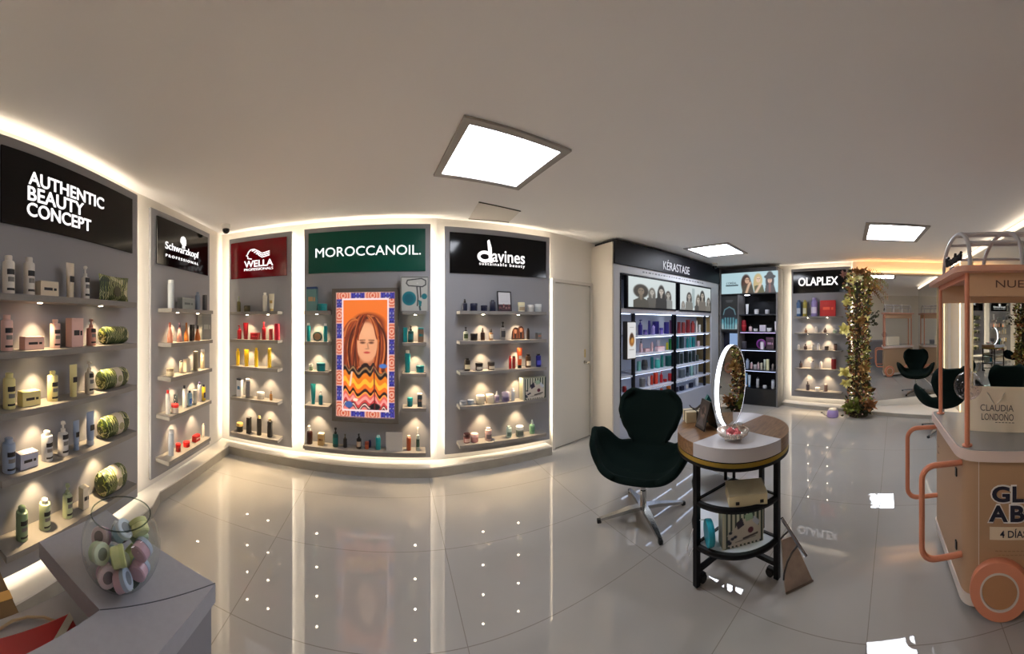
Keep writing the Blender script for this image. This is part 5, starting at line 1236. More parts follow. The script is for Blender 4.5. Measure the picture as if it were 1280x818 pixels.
def dish():
    q = Vector((1.640, .917))
    t = thing('filigree_dish', 'silver filigree dish on the white sector of the round table', 'dish', (q.x, q.y, ZT_))
    sil = mat((226, 218, 208), .25, .6)
    mb = MB(); n = 40
    mb.lathe([(.0, .012), (.045, .012), (.07, .022), (.086, .038), (.092, .05), (.088, .05), (.08, .038), (.06, .022), (0, .018)], 36)
    for k in range(n):
        a = 2 * pi * k / n
        for rr, zz, s in ((.091, .052, .006), (.083, .034, .006), (.068, .022, .006)):
            mb.ball((rr * cos(a + s * 8), rr * sin(a + s * 8), zz), s, 6, 4)
    mb.build('bowl', sil, t)
    for k in range(3):
        a = 2 * pi * k / 3 + .5; MB().ball((.05 * cos(a), .05 * sin(a), .007), .007, 8, 6).build('foot', sil, t)
    g = thing('pink_crystal_cluster', 'cluster of pink crystals lying in the silver dish', 'crystals', (q.x, q.y, ZT_ + .021))
    mb = MB()
    for k in range(26):
        a = R.uniform(0, 6.28); rr = R.uniform(0, .052); h = R.uniform(.02, .05) * (1.3 - rr * 8)
        m = Matrix.Translation((rr * cos(a), rr * sin(a), 0)) @ Matrix.Rotation(R.uniform(-.6, .6), 4, 'X') @ Matrix.Rotation(R.uniform(-.6, .6), 4, 'Y')
        mb.lathe([(0, 0), (.009, .0), (.011, h * .6), (0, h)], 6, m=m)
    mb.build('crystals', mat((226, 120, 126), .2), g, 0)
dish()
def tent_stand():
    t = thing('photo_tent', 'small black tent-shaped photo stand on the wood of the round table', 'photo stand', (1.715, 1.155, ZT_), math.radians(242))
    b = mat((22, 20, 22), .4)
    for s in (1, -1):
        MB().box(-.06, .06, -.003, .003, 0, .185, m=Matrix.Translation((0, s * -.05, .002)) @ Matrix.Rotation(s * -.27, 4, 'X')).build('panel', b, t, 0)
    c = Canvas(28, 40, (50, 44, 44)); c.ell(.5, .42, .28, .24, (120, 100, 92), .3); c.ell(.45, .36, .16, .14, (36, 26, 26), .3); c.poly([(.1, .9), (.5, .55), (.9, .9)], (84, 80, 84)); c.line([(.1, .3), (.9, .5)], .03, (24, 22, 22))
    o = c.build('photo', t, -.055, .055, .008, .178, -.0035, art_mat()); o.location = (0, -.05, .002); o.rotation_euler = (-.27, 0, 0)
tent_stand()
def ribbon_box():
    t = thing('ribboned_box', 'cream box tied with a dark ribbon at the back of the round table', 'gift box', (1.80, 1.315, ZT_), math.radians(-38))
    MB().box(-.07, .07, -.05, .05, 0, .075, .002).build('carton', mat((214, 200, 166), .5), t, 0)
    mb = MB(); mb.box(.0, .012, -.0515, .0515, -.0, .0765); mb.box(-.0715, .0715, -.006, .006, .0, .0765); mb.build('ribbon', mat((52, 42, 30), .5), t, 0)
    mb = MB()
    for s in (1, -1): mb.tube([(.006 + s * .045 * sin(a) * .9, .012 * cos(a), .08 + .024 * (1 - cos(a * 2)) * .6) for a in np.linspace(0.05, pi - .05, 10)], .004, 6)
    mb.build('bow', mat((52, 42, 30), .5), t)
ribbon_box()
t = thing('product_box', 'teal carton standing behind the black photo stand', 'box', (1.835, 1.225, ZT_), math.radians(-40))
MB().extr([(-.035, 0), (.035, 0), (.02, .15), (.0, .185), (-.02, .15)], -.02, .02).build('carton', mat((12, 92, 90), .4), t, 0)
def latch_box():
    A, B = Vector((1.520, .875)), Vector((1.654, .703)); d = (B - A).normalized(); w = (B - A).length
    t = thing('latched_case', 'cream case with two dark latches on the upper shelf of the round table', 'case', (A.x, A.y, .5035), math.atan2(d.y, d.x))
    m = mat((224, 214, 178), .45)
    MB().box(0, w, .0, .165, 0, .062, .003).build('case_body', m, t, 0)
    mb = MB(); mb.extr([(0, 0), (.165, 0), (.150, .016), (.01, .004)], 0, w, m=Matrix.Translation((0, 0, .062)) @ Matrix(((0, 1, 0, 0), (1, 0, 0, 0), (0, 0, 1, 0), (0, 0, 0, 1)))); mb.build('lid', mat((232, 226, 196), .4), t, 0)
    for x in (.17 * w, .80 * w): MB().box(x, x + .02, -.004, 0, .014, .030).build('latch', mat((40, 30, 22), .4), t, 0)
latch_box()
A, B = Vector((1.522, .917)), Vector((1.706, .750)); d = (B - A).normalized(); w = (B - A).length; nn = Vector((-d.y, d.x)) * .045
c = (A + B) / 2 + nn
striped_box('gift_box', 'green striped gift box on the lower shelf of the round table', (c.x, c.y, .2535), math.atan2(d.y, d.x), w, .085, .205)
t = thing('round_tin', 'turquoise round tin standing on edge on the lower shelf of the round table', 'tin', (1.518, 1.005, .2535), math.radians(48))
Mx = Matrix.Translation((0, 0, .072)) @ Matrix.Rotation(pi / 2, 4, 'X') @ Matrix.Rotation(pi / 2, 4, 'Y')
MB().lathe([(0, -.018), (.068, -.018), (.072, -.014), (.072, .005), (.0, .005)], 30, m=Matrix.Translation((0, 0, .0725)) @ Matrix.Rotation(pi / 2, 4, 'X')).build('tin', mat((20, 150, 176), .35), t)
MB().lathe([(0, .005), (.070, .005), (.070, .016), (.066, .019), (0, .019)], 30, m=Matrix.Translation((0, 0, .0725)) @ Matrix.Rotation(pi / 2, 4, 'X')).build('lid', mat((16, 130, 156), .35), t)
mb = MB(); pts = [(1.505, 1.03, .40), (1.49, 1.075, .385), (1.47, 1.10, .30), (1.455, 1.115, .22), (1.462, 1.105, .185), (1.485, 1.085, .24), (1.498, 1.06, .33)]
o = mb.tube(pts, .0025, 6).build('charging_cable', mat((220, 220, 220), .5)); tag(o, 'white cable dangling from the left leg of the round table', 'cable')
def dustpan():
    BL, BR, TL, TR_ = Vector((1.689, .608, .002)), Vector((1.824, .488, .002)), Vector((1.735, .650, .262)), Vector((1.790, .600, .262))
    n = (BR - BL).cross(TL - BL).normalized(); n = -n if n.x > 0 else n
    t = thing('dustpan', 'beige flat pan with curved wire bail and chrome rod leaning on the trolley leg', 'dustpan', (0, 0, 0))
    mb = MB(); th_ = .012
    f = [mb.bm.verts.new(p) for p in (BL, BR, TR_, TL)]; b = [mb.bm.verts.new(p - n * th_) for p in (BL, BR, TR_, TL)]
    mb.bm.faces.new(f); mb.bm.faces.new(b[::-1])
    for i in range(4): mb.bm.faces.new((f[i], f[(i + 1) % 4], b[(i + 1) % 4], b[i]))
    mb.build('pan', mat((172, 154, 140), .3, .1, noise=.12, nscale=20), t, 0)
    mb = MB(); mb.tube([BL + n * .004, BR + n * .004], .006, 6); mb.build('pan_lip', mat((110, 98, 90), .3, .4), t)
    def w(px, py, d): a = th(px); return Vector((d * sin(a), d * cos(a), EYE + (CY - py) / FPX * d))
    mb = MB(); mb.tube([w(977, 648, 1.84), w(1007.5, 696, 1.80)], .0095, 10); mb.build('rod', mat((170, 170, 176), .18, 1.0), t)
    mb = MB(); mb.tube([w(996.5, 683, 1.81), w(990, 691, 1.79), w(984, 703, 1.78), w(980, 718, 1.78), w(979.5, 725, 1.79)], .0055, 8); mb.tube([w(986, 664, 1.83), w(980, 669, 1.83), w(976, 674, 1.84)], .005, 8); mb.build('bail', mat((70, 68, 68), .3, .8), t)
dustpan()

# ------------------------------------------------------------------ column of dried flowers and foliage
def flower_column():
    c = Vector((5.24, .625))
    t = thing('flower_column', 'tall column of dried flowers and foliage beside the wall mirror', 'flower column', (c.x, c.y, 0))
    rr = random.Random(11)
    MB().lathe([(0, 0), (.16, 0), (.15, .06), (.05, .12), (.045, 2.25), (0, 2.27)], 12).build('stem', mat((70, 56, 38), .8), t)
    kinds = {'green_leaves': ((124, 130, 57), .9), 'dark_leaves': ((57, 57, 33), .9), 'brown_leaves': ((145, 98, 57), .9), 'pale_leaves': ((231, 221, 140), .8), 'ochre_leaves': ((158, 118, 62), .8), 'cream_petals': ((250, 249, 205), .7), 'mauve_petals': ((174, 130, 119), .8)}
    B = {k: MB() for k in kinds}
    def leaf(mb, p, dirv, L, w, bend=.3):
        d = dirv.normalized(); s = d.cross(Vector((rr.uniform(-1, 1), rr.uniform(-1, 1), rr.uniform(-1, 1)))).normalized(); n = s.cross(d)
        q = [p, p + d * L * .35 + s * w + n * bend * L * .1, p + d * L * .7 + s * w * .8 + n * bend * L * .3, p + d * L + n * bend * L * .6, p + d * L * .7 - s * w * .8 + n * bend * L * .3, p + d * L * .35 - s * w + n * bend * L * .1]
        v = [mb.bm.verts.new(x) for x in q]
        mb.bm.faces.new((v[0], v[1], v[2], v[5])); mb.bm.faces.new((v[5], v[2], v[3], v[4]))
    def prof(z):
        return interp(z, [(0, .27), (.12, .27), (.3, .19), (.6, .17), (1.1, .18), (1.6, .19), (2.0, .22), (2.2, .24), (2.42, .14)])
    def tint(z, a):
        v = rr.random()
        band = sin(z * 6.2 + 1.3) * .5 + .5
        if v < .24: return 'dark_leaves'
        if v < .24 + .22 * band + .06: return 'green_leaves'
        if v < .66: return 'brown_leaves'
        if v < .78: return 'pale_leaves'
        if v < .88: return 'ochre_leaves' if .4 < z % .9 < .8 else 'mauve_petals'
        return 'mauve_petals' if v < .95 else 'cream_petals'
    for k in range(2600):
        z = rr.random() ** .95 * 2.38 + .02
        a = rr.uniform(0, 2 * pi); R0 = prof(z) * rr.uniform(.35, .95)
        p = Vector((R0 * cos(a), R0 * sin(a), z))
        d = Vector((cos(a) + rr.gauss(0, .5), sin(a) + rr.gauss(0, .5), rr.gauss(.25, .6)))
        k_ = tint(z, a)
        L = rr.uniform(.045, .09) if 'petal' not in k_ else rr.uniform(.03, .06)
        if p.z + d.normalized().z * L < .01: d.z = abs(d.z)
        leaf(B[k_], p, d, L, L * rr.uniform(.18, .36))
    # big pale rosettes on the left edge, a cream bloom and fern fronds at the top
    for (dy, z, key, n, L) in ((.17, 1.86, 'pale_leaves', 26, .13), (.20, 1.42, 'pale_leaves', 30, .15), (.19, .72, 'pale_leaves', 34, .15), (.19, .55, 'pale_leaves', 20, .12), (-.12, .80, 'ochre_leaves', 34, .14), (-.05, 1.55, 'ochre_leaves', 30, .13), (.12, .16, 'green_leaves', 40, .17), (-.14, .14, 'dark_leaves', 40, .17), (-.2, .2, 'brown_leaves', 30, .18), (.02, .2, 'green_leaves', 30, .18), (.08, 2.20, 'pale_leaves', 26, .12), (-.02, 2.24, 'cream_petals', 24, .10), (.22, 2.3, 'mauve_petals', 26, .09), (-.05, 2.33, 'brown_leaves', 40, .13)):
        o = Vector((-.15, dy, z))
        for i in range(n):
            d = Vector((rr.gauss(-.6, .5), rr.gauss(0, .8), rr.gauss(.15, .7)))
            if o.z + d.normalized().z * L < .01: d.z = abs(d.z)
            leaf(B[key], o, d, L * rr.uniform(.45, .9), L * .22, .5)
    for i in range(15):
        o = Vector((-.08 + rr.uniform(-.06, .06), -.10, 2.18 + rr.uniform(-.05, .15))); an = rr.uniform(-.5, .75)
        for s in range(14):
            q = o + Vector((-.02 * s * .3, -.03 * s * cos(an), .03 * s * sin(an) - .0012 * s * s))
            for sg in (1, -1): leaf(B['green_leaves' if i % 2 else 'brown_leaves'], q, Vector((.2, -.4, sg * 1.0)), .085 * (1 - s / 18), .007, .2)
    for i in range(26):
        o = Vector((-.05, -.2 - rr.random() * .12, 1.72 - rr.random() * .25)); leaf(B['dark_leaves'], o, Vector((rr.gauss(0, .5), -.6, rr.gauss(0, .8))), .05, .016)
    for k, mb in B.items(): mb.build(k, mat(kinds[k][0], kinds[k][1]), t, 0, fix=False)
    mb = MB()
    for k in range(20):
        z = rr.uniform(.1, 2.3); a = rr.uniform(pi * .55, pi * 1.45); r0 = prof(z) + .03
        mb.ball((r0 * cos(a), r0 * sin(a), z), .008, 6, 4)
    mb.build('fairy_lights', emit((255, 236, 200), 1.4), t)
flower_column()
q = gp(1041, 521, 0)
t = thing('diffuser', 'lilac dome-shaped device on the floor left of the flower column', 'diffuser', (q.x, q.y, 0))
MB().lathe([(0, 0), (.085, 0), (.095, .012), (.097, .05), (.088, .09), (.07, .112)], 28).build('body', mat((158, 136, 190), .35), t)
MB().lathe([(.0, .108), (.07, .108), (.066, .128), (.04, .142), (0, .146)], 28).build('top', mat((206, 198, 186), .35), t)
o = MB().tube([(q.x, q.y + .08, .012), (q.x + .05, q.y + .16, .005), (q.x + .12, q.y + .17, .005), (q.x + .16, q.y + .24, .005), (q.x + .2, q.y + .22, .005)], .004, 6).build('power_cord', mat((50, 46, 44), .5)); tag(o, 'dark cord trailing left from the lilac floor device', 'cord')

# ------------------------------------------------------------------ pink cart
CK, CA, CB = Vector((1.64, -.35)), Vector((.996, .088)), Vector((-.35, -.94)).normalized()
CLEN, CDEP = .98, .70
def cart():
    t = thing('display_cart', 'peach and beige cart on wheels with a flat canopy', 'cart', (CK.x, CK.y, 0))
    nL = Vector((-CA.y, CA.x)); nF = Vector((CB.y, -CB.x))
    def poly(e, r=(.06, .05, .05, .05)):
        # near-left, front-right, far-right, far-left, relative to CK; e = outward growth
        a0, a1, b0, b1 = -e, CDEP + e, -e, CLEN + e
        pts = [CA * a0 + CB * b0, CA * a0 + CB * b1, CA * a1 + CB * b1, CA * a1 + CB * b0]
        return rounded([tuple(p) for p in pts], list(r))
    bei, pea, wht = mat((178, 144, 113), .5), mat((216, 138, 106), .38), mat((216, 204, 194), .4)
    MB().prism(poly(0), .075, .81).build('body', bei, t, 30)
    MB().prism(poly(.008), .045, .10).build('base_trim', wht, t, 30)
    MB().prism(poly(.032, (.10, .06, .06, .06)), .808, .862).build('counter', mat((222, 200, 190), .35), t, 30)
    MB().prism(poly(.022, (.09, .06, .06, .06)), .862, .866).build('counter_top', mat((158, 158, 156), .15), t, 30)
    rzF = math.atan2(CB.y, CB.x)
    FPl = Plan(CK, CK + CB)
    F = bpy.data.objects.new('front_panel', None); 
    def fl(px, py, off=.002):
        u, _ = FPl.hit(px, off); return u, FPl.z(px, py, off)
    front = MB().box(fl(1224, 600)[0], CLEN - .06, -.002, .001, .105, .80).build('front_panel', mat((174, 138, 104), .45), t, 0)
    front.rotation_euler = (0, 0, rzF)
    ug = fl(1224, 600)[0]
    MB().box(ug - .004, ug, -.003, .002, .105, .80).build('panel_joint', wht, front, 0)
    nv = mat((22, 20, 40), .5); wo = mat((232, 226, 220), .5)
    ux, zt = fl(1237, 607); ux2, zb = fl(1236, 629)
    for s, x0, x1, yt, yb in (('G', 1240, 1262.5, 608, 628), ('L', 1265.5, 1280, 608, 628), ('A', 1236, 1260, 632, 652.5), ('B', 1263, 1281, 632, 652.5)):
        a, b = fl(x0, 0)[0], fl(x1, 0)[0]; z1, z0 = fl(1250, yt)[1], fl(1250, yb)[1]
        lettering(s, front, a - .008, b + .008, z0 - .008, z1 + .008, -.0025, wo, .055, .001)
        lettering(s, front, a, b, z0, z1, -.004, nv, .035, .0015)
    a = fl(1237, 0)[0]; z1, z0 = fl(1245, 659)[1], fl(1245, 675)[1]
    MB().box(a, a + .26, -.004, -.002, z0, z1).build('caption_board', mat((222, 200, 172), .5), front, 0)
    a = fl(1250, 0)[0]; b = fl(1281, 0)[0]
    lettering('4 DÍAS', front, a, b + .012, z0 + .012, z1 - .008, -.0045, nv, .012, .001)
    mb = MB()
    for k, zz in enumerate((fl(1260, 690)[1], fl(1260, 695)[1])):
        u = fl(1244 + k * 3, 0)[0]
        for i in range(9): mb.box(u + i * .022, u + i * .022 + .016, -.003, -.002, zz, zz + .004)
    mb.build('faint_print', mat((150, 116, 84), .5), front, 0, kind='stuff')
    # wheels
    for side, b_ in ((1, .19), (1, .80), (-1, .17), (-1, .80)):
        o = CB * b_ + (CA * (-.0) if side > 0 else CA * CDEP)
        nrm = nF if side > 0 else -nF
        m = Matrix.Translation((o.x, o.y, .155)) @ nrm.to_3d().to_track_quat('Z', 'Y').to_matrix().to_4x4()
        wh = MB().lathe([(.0, .0), (.150, .0), (.154, .006), (.154, .036), (.150, .042), (.100, .042), (.100, .036), (0, .036)], 48, m=m).build('wheel', pea, t)
        MB().lathe([(.100, .036), (.100, .044), (.090, .044), (.090, .036)], 48, m=m, caps=False).build('wheel_ring', wht, wh)
        MB().lathe([(0, .036), (.090, .036), (.088, .040), (0, .041)], 48, m=m).build('hub_disc', mat((182, 132, 92), .5), wh)
    # posts and canopy
    for a_, b_ in ((.035, .03), (CDEP - .035, .03), (.035, CLEN - .05), (CDEP - .035, CLEN - .05)):
        o = CA * a_ + CB * b_
        MB().lathe([(0, .866), (.028, .866), (.028, .872), (.0145, .874), (.0145, 1.79), (0, 1.79)], 16, c=(o.x, o.y, 0)).build('post', pea, t)
    MB().prism(poly(.05, (.07, .06, .06, .06)), 1.785, 1.815).build('canopy', mat((204, 150, 128), .4), t, 30)
    for a_ in (.035, CDEP - .035):
        p0, p1 = CA * a_ + CB * .03, CA * a_ + CB * (CLEN - .05)
        b_ = MB().box(0, (p1 - p0).length, -.008, .008, 1.662, 1.786)
        o = b_.build('fascia_board', mat((196, 156, 122), .45), t, 0); o.location = (p0.x, p0.y, 0); o.rotation_euler = (0, 0, rzF)
        if a_ < .1:
            BP = Plan(CK + p0, CK + p1); x0, z1 = BP.hit(1244.8, .008)[0], BP.z(1247, 350.5, .008); x1, z0 = BP.hit(1280, .008)[0], BP.z(1247, 359.8, .008)
            lettering('NUE', o, x0, x1, z0, z1, -.009, mat((88, 56, 44), .5), .0, .001)
    p0, p1 = CA * .035 + CB * .03, CA * (CDEP - .035) + CB * .03
    o = MB().box(0, (p1 - p0).length, -.008, .008, 1.755, 1.786).build('fascia_rail', pea, t, 0); o.location = (p0.x, p0.y, 0); o.rotation_euler = (0, 0, math.atan2(CA.y, CA.x))
    # barrel arches over the canopy with rails
    gry = mat((196, 196, 200), .35)
    def archpt(b_, k): 
        a_ = CDEP / 2 - cos(k) * (CDEP / 2 - .05); o = CA * a_ + CB * b_
        return Vector((o.x, o.y, 1.815 + .245 * sin(k) ** .7))
    for b_ in (.05, .33, .62, CLEN - .06):
        MB().tube([archpt(b_, k) for k in np.linspace(0, pi, 22)], .0125, 10).build('arch', gry, t)
    for k in (.5, 1.05, pi / 2, pi - 1.05, pi - .5):
        MB().tube([archpt(.05, k), archpt(CLEN - .06, k)], .009, 8).build('rail', gry, t)
    # black script sign on the left arch
    sg = bpy.data.objects.new('script_sign', None)
    mb = MB()
    def sp(px, py): 
        LP = Plan(CK + CA * CDEP, CK); u, _ = LP.hit(px, -.03)
        p = LP.at(u, LP.z(px, py, -.03), -.03); return Vector((p.x - CK.x, p.y - CK.y, p.z))
    xs = np.linspace(1183, 1201.5, 40)
    base = [332 - (x - 1183) * .62 for x in xs]
    mb.tube([sp(x, b - 3.2 * sin(i * 1.15) - (4 if i < 5 else 0)) for i, (x, b) in enumerate(zip(xs, base))], .0085, 6)
    mb.tube([sp(1184, 334), sp(1183.5, 324), sp(1186, 323)], .010, 6); mb.tube([sp(1193, 326), sp(1194.5, 317.5)], .009, 6); mb.tube([sp(1198.5, 322), sp(1201.5, 315.5)], .009, 6)
    mb.tube([sp(1188.5, 336.5), sp(1192, 335)], .010, 6)
    mb.build('script_sign', mat((16, 14, 14), .5), t)
    # tubular handles on the left side
    for a_ in (.035, CDEP - .06):
        def hp(out, z): o = CA * a_ + nL * out; return Vector((o.x, o.y, z))
        rr_ = .07; pts = [hp(.0, .775)]
        for k in range(7): g = pi / 2 * k / 6; pts.append(hp(.215 - rr_ + rr_ * sin(g), .775 - rr_ + rr_ * cos(g)))
        for k in range(7): g = pi / 2 * k / 6; pts.append(hp(.215 - rr_ + rr_ * cos(g), .285 + rr_ - rr_ * sin(g)))
        pts.append(hp(0, .285))
        MB().tube(pts, .0155, 10).build('handle', pea, t)
    for a_, z in ((.13, .66), (.13, .25)):
        o = CA * a_ + nL * .0; b_ = MB().box(-.011, .011, -.008, .008, z, z + .045); q = b_.build('hinge', mat((20, 16, 14), .4), t, 0); q.location = (o.x, o.y, 0); q.rotation_euler = (0, 0, math.atan2(-CA.y, -CA.x))
    for z in (.60, .645):
        o = CA * (CDEP - .09); q = MB().box(-.02, .02, -.003, .004, z, z + .012).build('hinge', mat((150, 116, 92), .4), t, 0); q.location = (o.x, o.y, 0); q.rotation_euler = (0, 0, math.atan2(-CA.y, -CA.x))
cart()
def paper_bag():
    u = Vector((-.42, -.9075)).normalized()
    p = Vector((1.900, -.425))
    t = thing('paper_bag', 'large cream paper bag with grey lettering on the cart counter', 'bag', (p.x, p.y, .8665), math.atan2(u.y, u.x))
    m = mat((238, 224, 200), .6); w, d, h = .40, .11, .25
    mb = MB()
    V = lambda x, y, z: mb.bm.verts.new((x, y, z))
    outer = [(0, 0), (w, 0), (w, d / 2), (w, d), (0, d), (0, d / 2)]; inn = [(0, 0), (w, 0), (w - .02, d / 2), (w, d), (0, d), (.02, d / 2)]
    lo = [V(x, y, 0) for x, y in outer]; hi = [V(x, y, h) for x, y in inn]
    mb.bm.faces.new(lo[::-1])
    for i in range(6): mb.bm.faces.new((lo[i], lo[(i + 1) % 6], hi[(i + 1) % 6], hi[i]))
    o = mb.build('bag_body', m, t, 0); s = o.modifiers.new('paper', 'SOLIDIFY'); s.thickness = .0015
    BP = Plan(p, p + u)
    g = mat((96, 90, 84), .5)
    def L(px, py): return BP.hit(px, .001)[0], BP.z(px, py, .001) - .8665
    x0, z1 = L(1225.5, 505.5); x1, _ = L(1267, 505.5); _, z0 = L(1225.5, 513.5)
    lettering('CLAUDIA', t, x0, x1, z0 - .0, z1, -.0015, g, 0, .0008, name='lettering')
    x0, z1 = L(1227, 516); x1, _ = L(1267, 516); _, z0 = L(1227, 525)
    lettering('LONDOÑO', t, x0, x1, z0, z1 + .006, -.0015, g, 0, .0008)
    x0, z1 = L(1244, 527); x1, _ = L(1269, 527)
    mb = MB()
    for i in range(6): mb.box(x0 + (x1 - x0) * i / 6, x0 + (x1 - x0) * (i + .7) / 6, -.002, -.001, z1 - .008, z1 - .004)
    mb.build('faint_print', g, t, 0, kind='stuff')
    rb = mat((232, 226, 214), .5)
    for px0, px1, pxm, yb in ((1234, 1239, 1243, 506), (1256, 1252, 1246, 506)):
        q = [L(px0, 491), L((px0 + px1) / 2, 494), L(px1, 499), L(pxm, 505)]
        mb = MB(); mb.tube([(x, -.004, z) for x, z in q], .008, 6, flat=.35); mb.build('ribbon_handle', rb, t)
paper_bag()
def bauble():
    c = Vector((1.735, -.396, 1.172)); r = .080
    t = thing('hanging_bauble', 'clear glass bauble hanging under the cart canopy', 'ornament', c)
    MB().ball((0, 0, 0), r, 32, 20).build('glass_shell', thin_glass((240, 236, 238), 1.55), t, 180)
    MB().lathe([(0, r - .004), (.016, r - .003), (.016, r + .016), (0, r + .018)], 14).build('cap', mat((200, 170, 120), .3, .9), t)
    MB().tube([(0, 0, r + .015), (0, 0, 1.786 - c.z)], .0015, 5).build('thread', mat((220, 214, 200), .5), t)
    mb = MB(); rq = random.Random(4)
    for k in range(60):
        a = rq.uniform(0, 6.28); z = rq.uniform(-.062, .01); q = math.sqrt(max(0, (r * .9) ** 2 - z * z)) * rq.uniform(.5, .98)
        mb.ball((q * cos(a), q * sin(a), z), rq.uniform(.0015, .003), 5, 3)
    mb.build('glitter', mat((200, 196, 200), .25, .6), t, kind='stuff')
bauble()

# ------------------------------------------------------------------ reception desk at the left
def desk():
    z = .90
    t = thing('reception_desk', 'grey L-shaped reception desk in the lower left', 'desk', (-.55, .4, 0))
    X = lambda x: x + .55; Y = lambda y: y - .4
    m = mat((160, 161, 170), .45, noise=.03, nscale=60); md = mat((132, 132, 140), .5)
    A, N, B, B2, C2, C = (-.811, .405), (-.828, .662), (-.403, .647), (-.404, -.75), (-.535, -.75), (-.549, .42)
    MB().prism([(X(x), Y(y)) for x, y in (A, C, B, N)], z - .045, z).build('ledge', m, t, 0)
    MB().prism([(X(x), Y(y)) for x, y in (C, C2, B2, B)], z - .045, z - .0004).build('ledge', m, t, 0)
    MB().prism([(X(x), Y(y)) for x, y in ((-.82, .635), (-.412, .620), (-.412, .640), (-.82, .655))], .0, z - .045).build('front_panel', md, t, 0)
    MB().prism([(X(x), Y(y)) for x, y in ((-.435, .64), (-.435, -.75), (-.410, -.75), (-.410, .64))], .0, z - .045).build('side_panel', md, t, 0)
    MB().prism([(X(x), Y(y)) for x, y in ((-.805, .62), (-.775, -.75), (-.436, -.75), (-.436, .62))], .70, .735).build('worktop', mat((176, 176, 184), .4), t, 0)
    for x, y in ((-.77, .55), (-.76, -.65)): MB().box(X(x) - .02, X(x) + .02, Y(y) - .02, Y(y) + .02, 0, .70).build('leg', md, t, 0)
    a, b = Vector((X(C[0]), Y(C[1]), z)), Vector((X(B[0]), Y(B[1]), z))
    MB().tube([a, b], .0012, 5).build('mitre_joint', mat((90, 90, 96), .6), t)
desk()
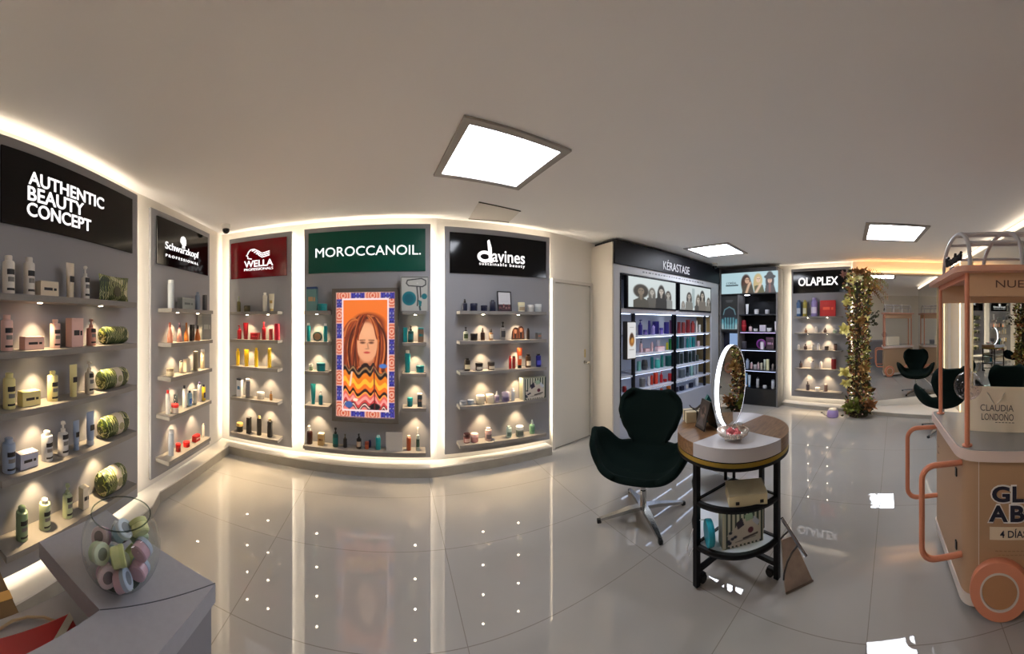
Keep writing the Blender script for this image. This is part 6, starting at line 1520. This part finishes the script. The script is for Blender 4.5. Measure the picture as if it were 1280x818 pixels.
def fishbowl():
    c = Vector((-.586, .512)); r = .097; z0 = .9005; cz = .084
    t = thing('fishbowl', 'round glass fishbowl on the grey desk', 'bowl', (c.x, c.y, z0))
    prof = []
    for k in range(24):
        a = -pi / 2 + .52 + (pi / 2 + .78 - .52 + .0) * k / 23 + 0
        prof.append((r * cos(a), cz + r * sin(a)))
    prof = [(0, prof[0][1])] + prof + [(prof[-1][0] + .003, prof[-1][1] + .006)]
    mb = MB(); mb.lathe(prof, 48, caps=False); mb.build('glass_wall', thin_glass((246, 249, 248), 1.5), t, 180, fix=False)
    e = prof[-1]
    MB().tube([(e[0] * cos(a), e[0] * sin(a), e[1]) for a in np.linspace(0, 2 * pi, 48, endpoint=False)], .0016, 8, True).build('rim', thin_glass((190, 200, 196), 1.4), t)
    MB().lathe([(0, .001), (.046, .001), (.05, .004), (.046, .010), (0, .010)], 32).build('glass_base', thin_glass((190, 210, 200), 1.4), t)
    rq = random.Random(9)
    cols = [((206, 168, 186), (176, 190, 214), 'pink'), ((216, 220, 160), (206, 214, 150), 'lime'), ((196, 160, 190), (226, 206, 214), 'mauve'), ((150, 180, 206), (196, 210, 222), 'pale blue'), ((190, 210, 180), (212, 222, 200), 'mint')]
    spots = [(-.034, -.030, .030, 75, 20), (.004, -.052, .034, 60, 80), (.044, -.018, .034, 80, 150), (.030, .036, .030, 65, 230), (-.030, .036, .030, 70, 300), (0, .004, .030, 20, 0),
             (-.052, -.018, .072, 70, 40), (-.006, -.040, .080, 78, 95), (.050, -.016, .078, 75, 140), (.046, .032, .080, 60, 210), (-.008, .050, .078, 70, 270), (-.048, .030, .078, 60, 330), (.004, .008, .108, 40, 60), (.046, .016, .112, 55, 200)]
    words_ = ['lowest at the left', 'lowest at the front', 'lowest at the right', 'low at the back right', 'low at the back left', 'at the bottom centre', 'against the left glass', 'facing the viewer in the middle', 'against the right glass', 'at the back right', 'at the back', 'at the back left', 'on top in the centre', 'on top at the right']
    fwd = math.atan2(-c.y, -c.x)   # towards the lens
    for (x, y, z, tilt, az), wd in zip(spots, words_):
        i = spots.index((x, y, z, tilt, az)); b, l, nm = cols[[2, 0, 0, 1, 3, 4, 4, 1, 0, 4, 3, 2, 3, 1][i]]
        rot = fwd + pi / 2
        px, py = x * cos(rot) - y * sin(rot), x * sin(rot) + y * cos(rot)
        j = thing('mini_jar', f'small {nm} jar in the glass fishbowl, {wd}', 'jar', (c.x + px, c.y + py, z0 + z), 0, 'small jars in the fishbowl')
        q = Matrix.Rotation(rot - pi / 2 + math.radians(az + 90), 4, 'Z') @ Matrix.Rotation(math.radians(tilt), 4, 'X')
        j.rotation_euler = q.to_euler()
        MB().lathe([(0, -.016), (.019, -.016), (.022, -.013), (.022, .004), (0, .004)], 22).build('body', mat(b, .35), j)
        MB().lathe([(0, .004), (.0235, .004), (.0235, .014), (.021, .016), (0, .016)], 22).build('lid', mat(l, .35), j)
        MB().lathe([(0, .0161), (.013, .0161), (.013, .0166), (0, .0166)], 18).build('lid_print', mat([v * .62 for v in l], .5), j)
        labelpatch(j, .0222, -.010, .001, (70, 58, 66), .7, mid=-pi / 2)
fishbowl()
def gift_bag():
    t = thing('gift_bag', 'flat red gift bag with white band on the desk worktop', 'bag', (-.715, .446, .7352), math.radians(-5))
    red = mat((170, 14, 26), .4)
    MB().box(0, .20, -.36, 0, 0, .022, .004).build('bag_body', red, t, 0)
    wb = mat((206, 202, 192), .5)
    MB().prism([(.0, 0), (.022, 0), (.166, -.20), (.144, -.20)], .0221, .0236).build('white_band', wb, t, 0)
    MB().tube([(.0, -.035, .012), (-.03, -.06, .008), (-.048, -.10, .006), (-.05, -.14, .006), (-.03, -.20, .006), (.0, -.245, .010)], .0045, 6, flat=.5).build('cord_handle', mat((190, 170, 140), .7), t)
gift_bag()
t = thing('cardboard_box', 'brown cardboard box on the floor at the far left behind the desk', 'box', (-1.12, .28, 0))
MB().box(-.13, .13, -.16, .16, 0, .50, .004).build('carton', mat((74, 52, 20), .7), t, 0)
mb = MB(); mb.box(-.02, .02, -.1605, .1605, .42, .5012); mb.build('packing_tape', mat((166, 126, 60), .4), t, 0)
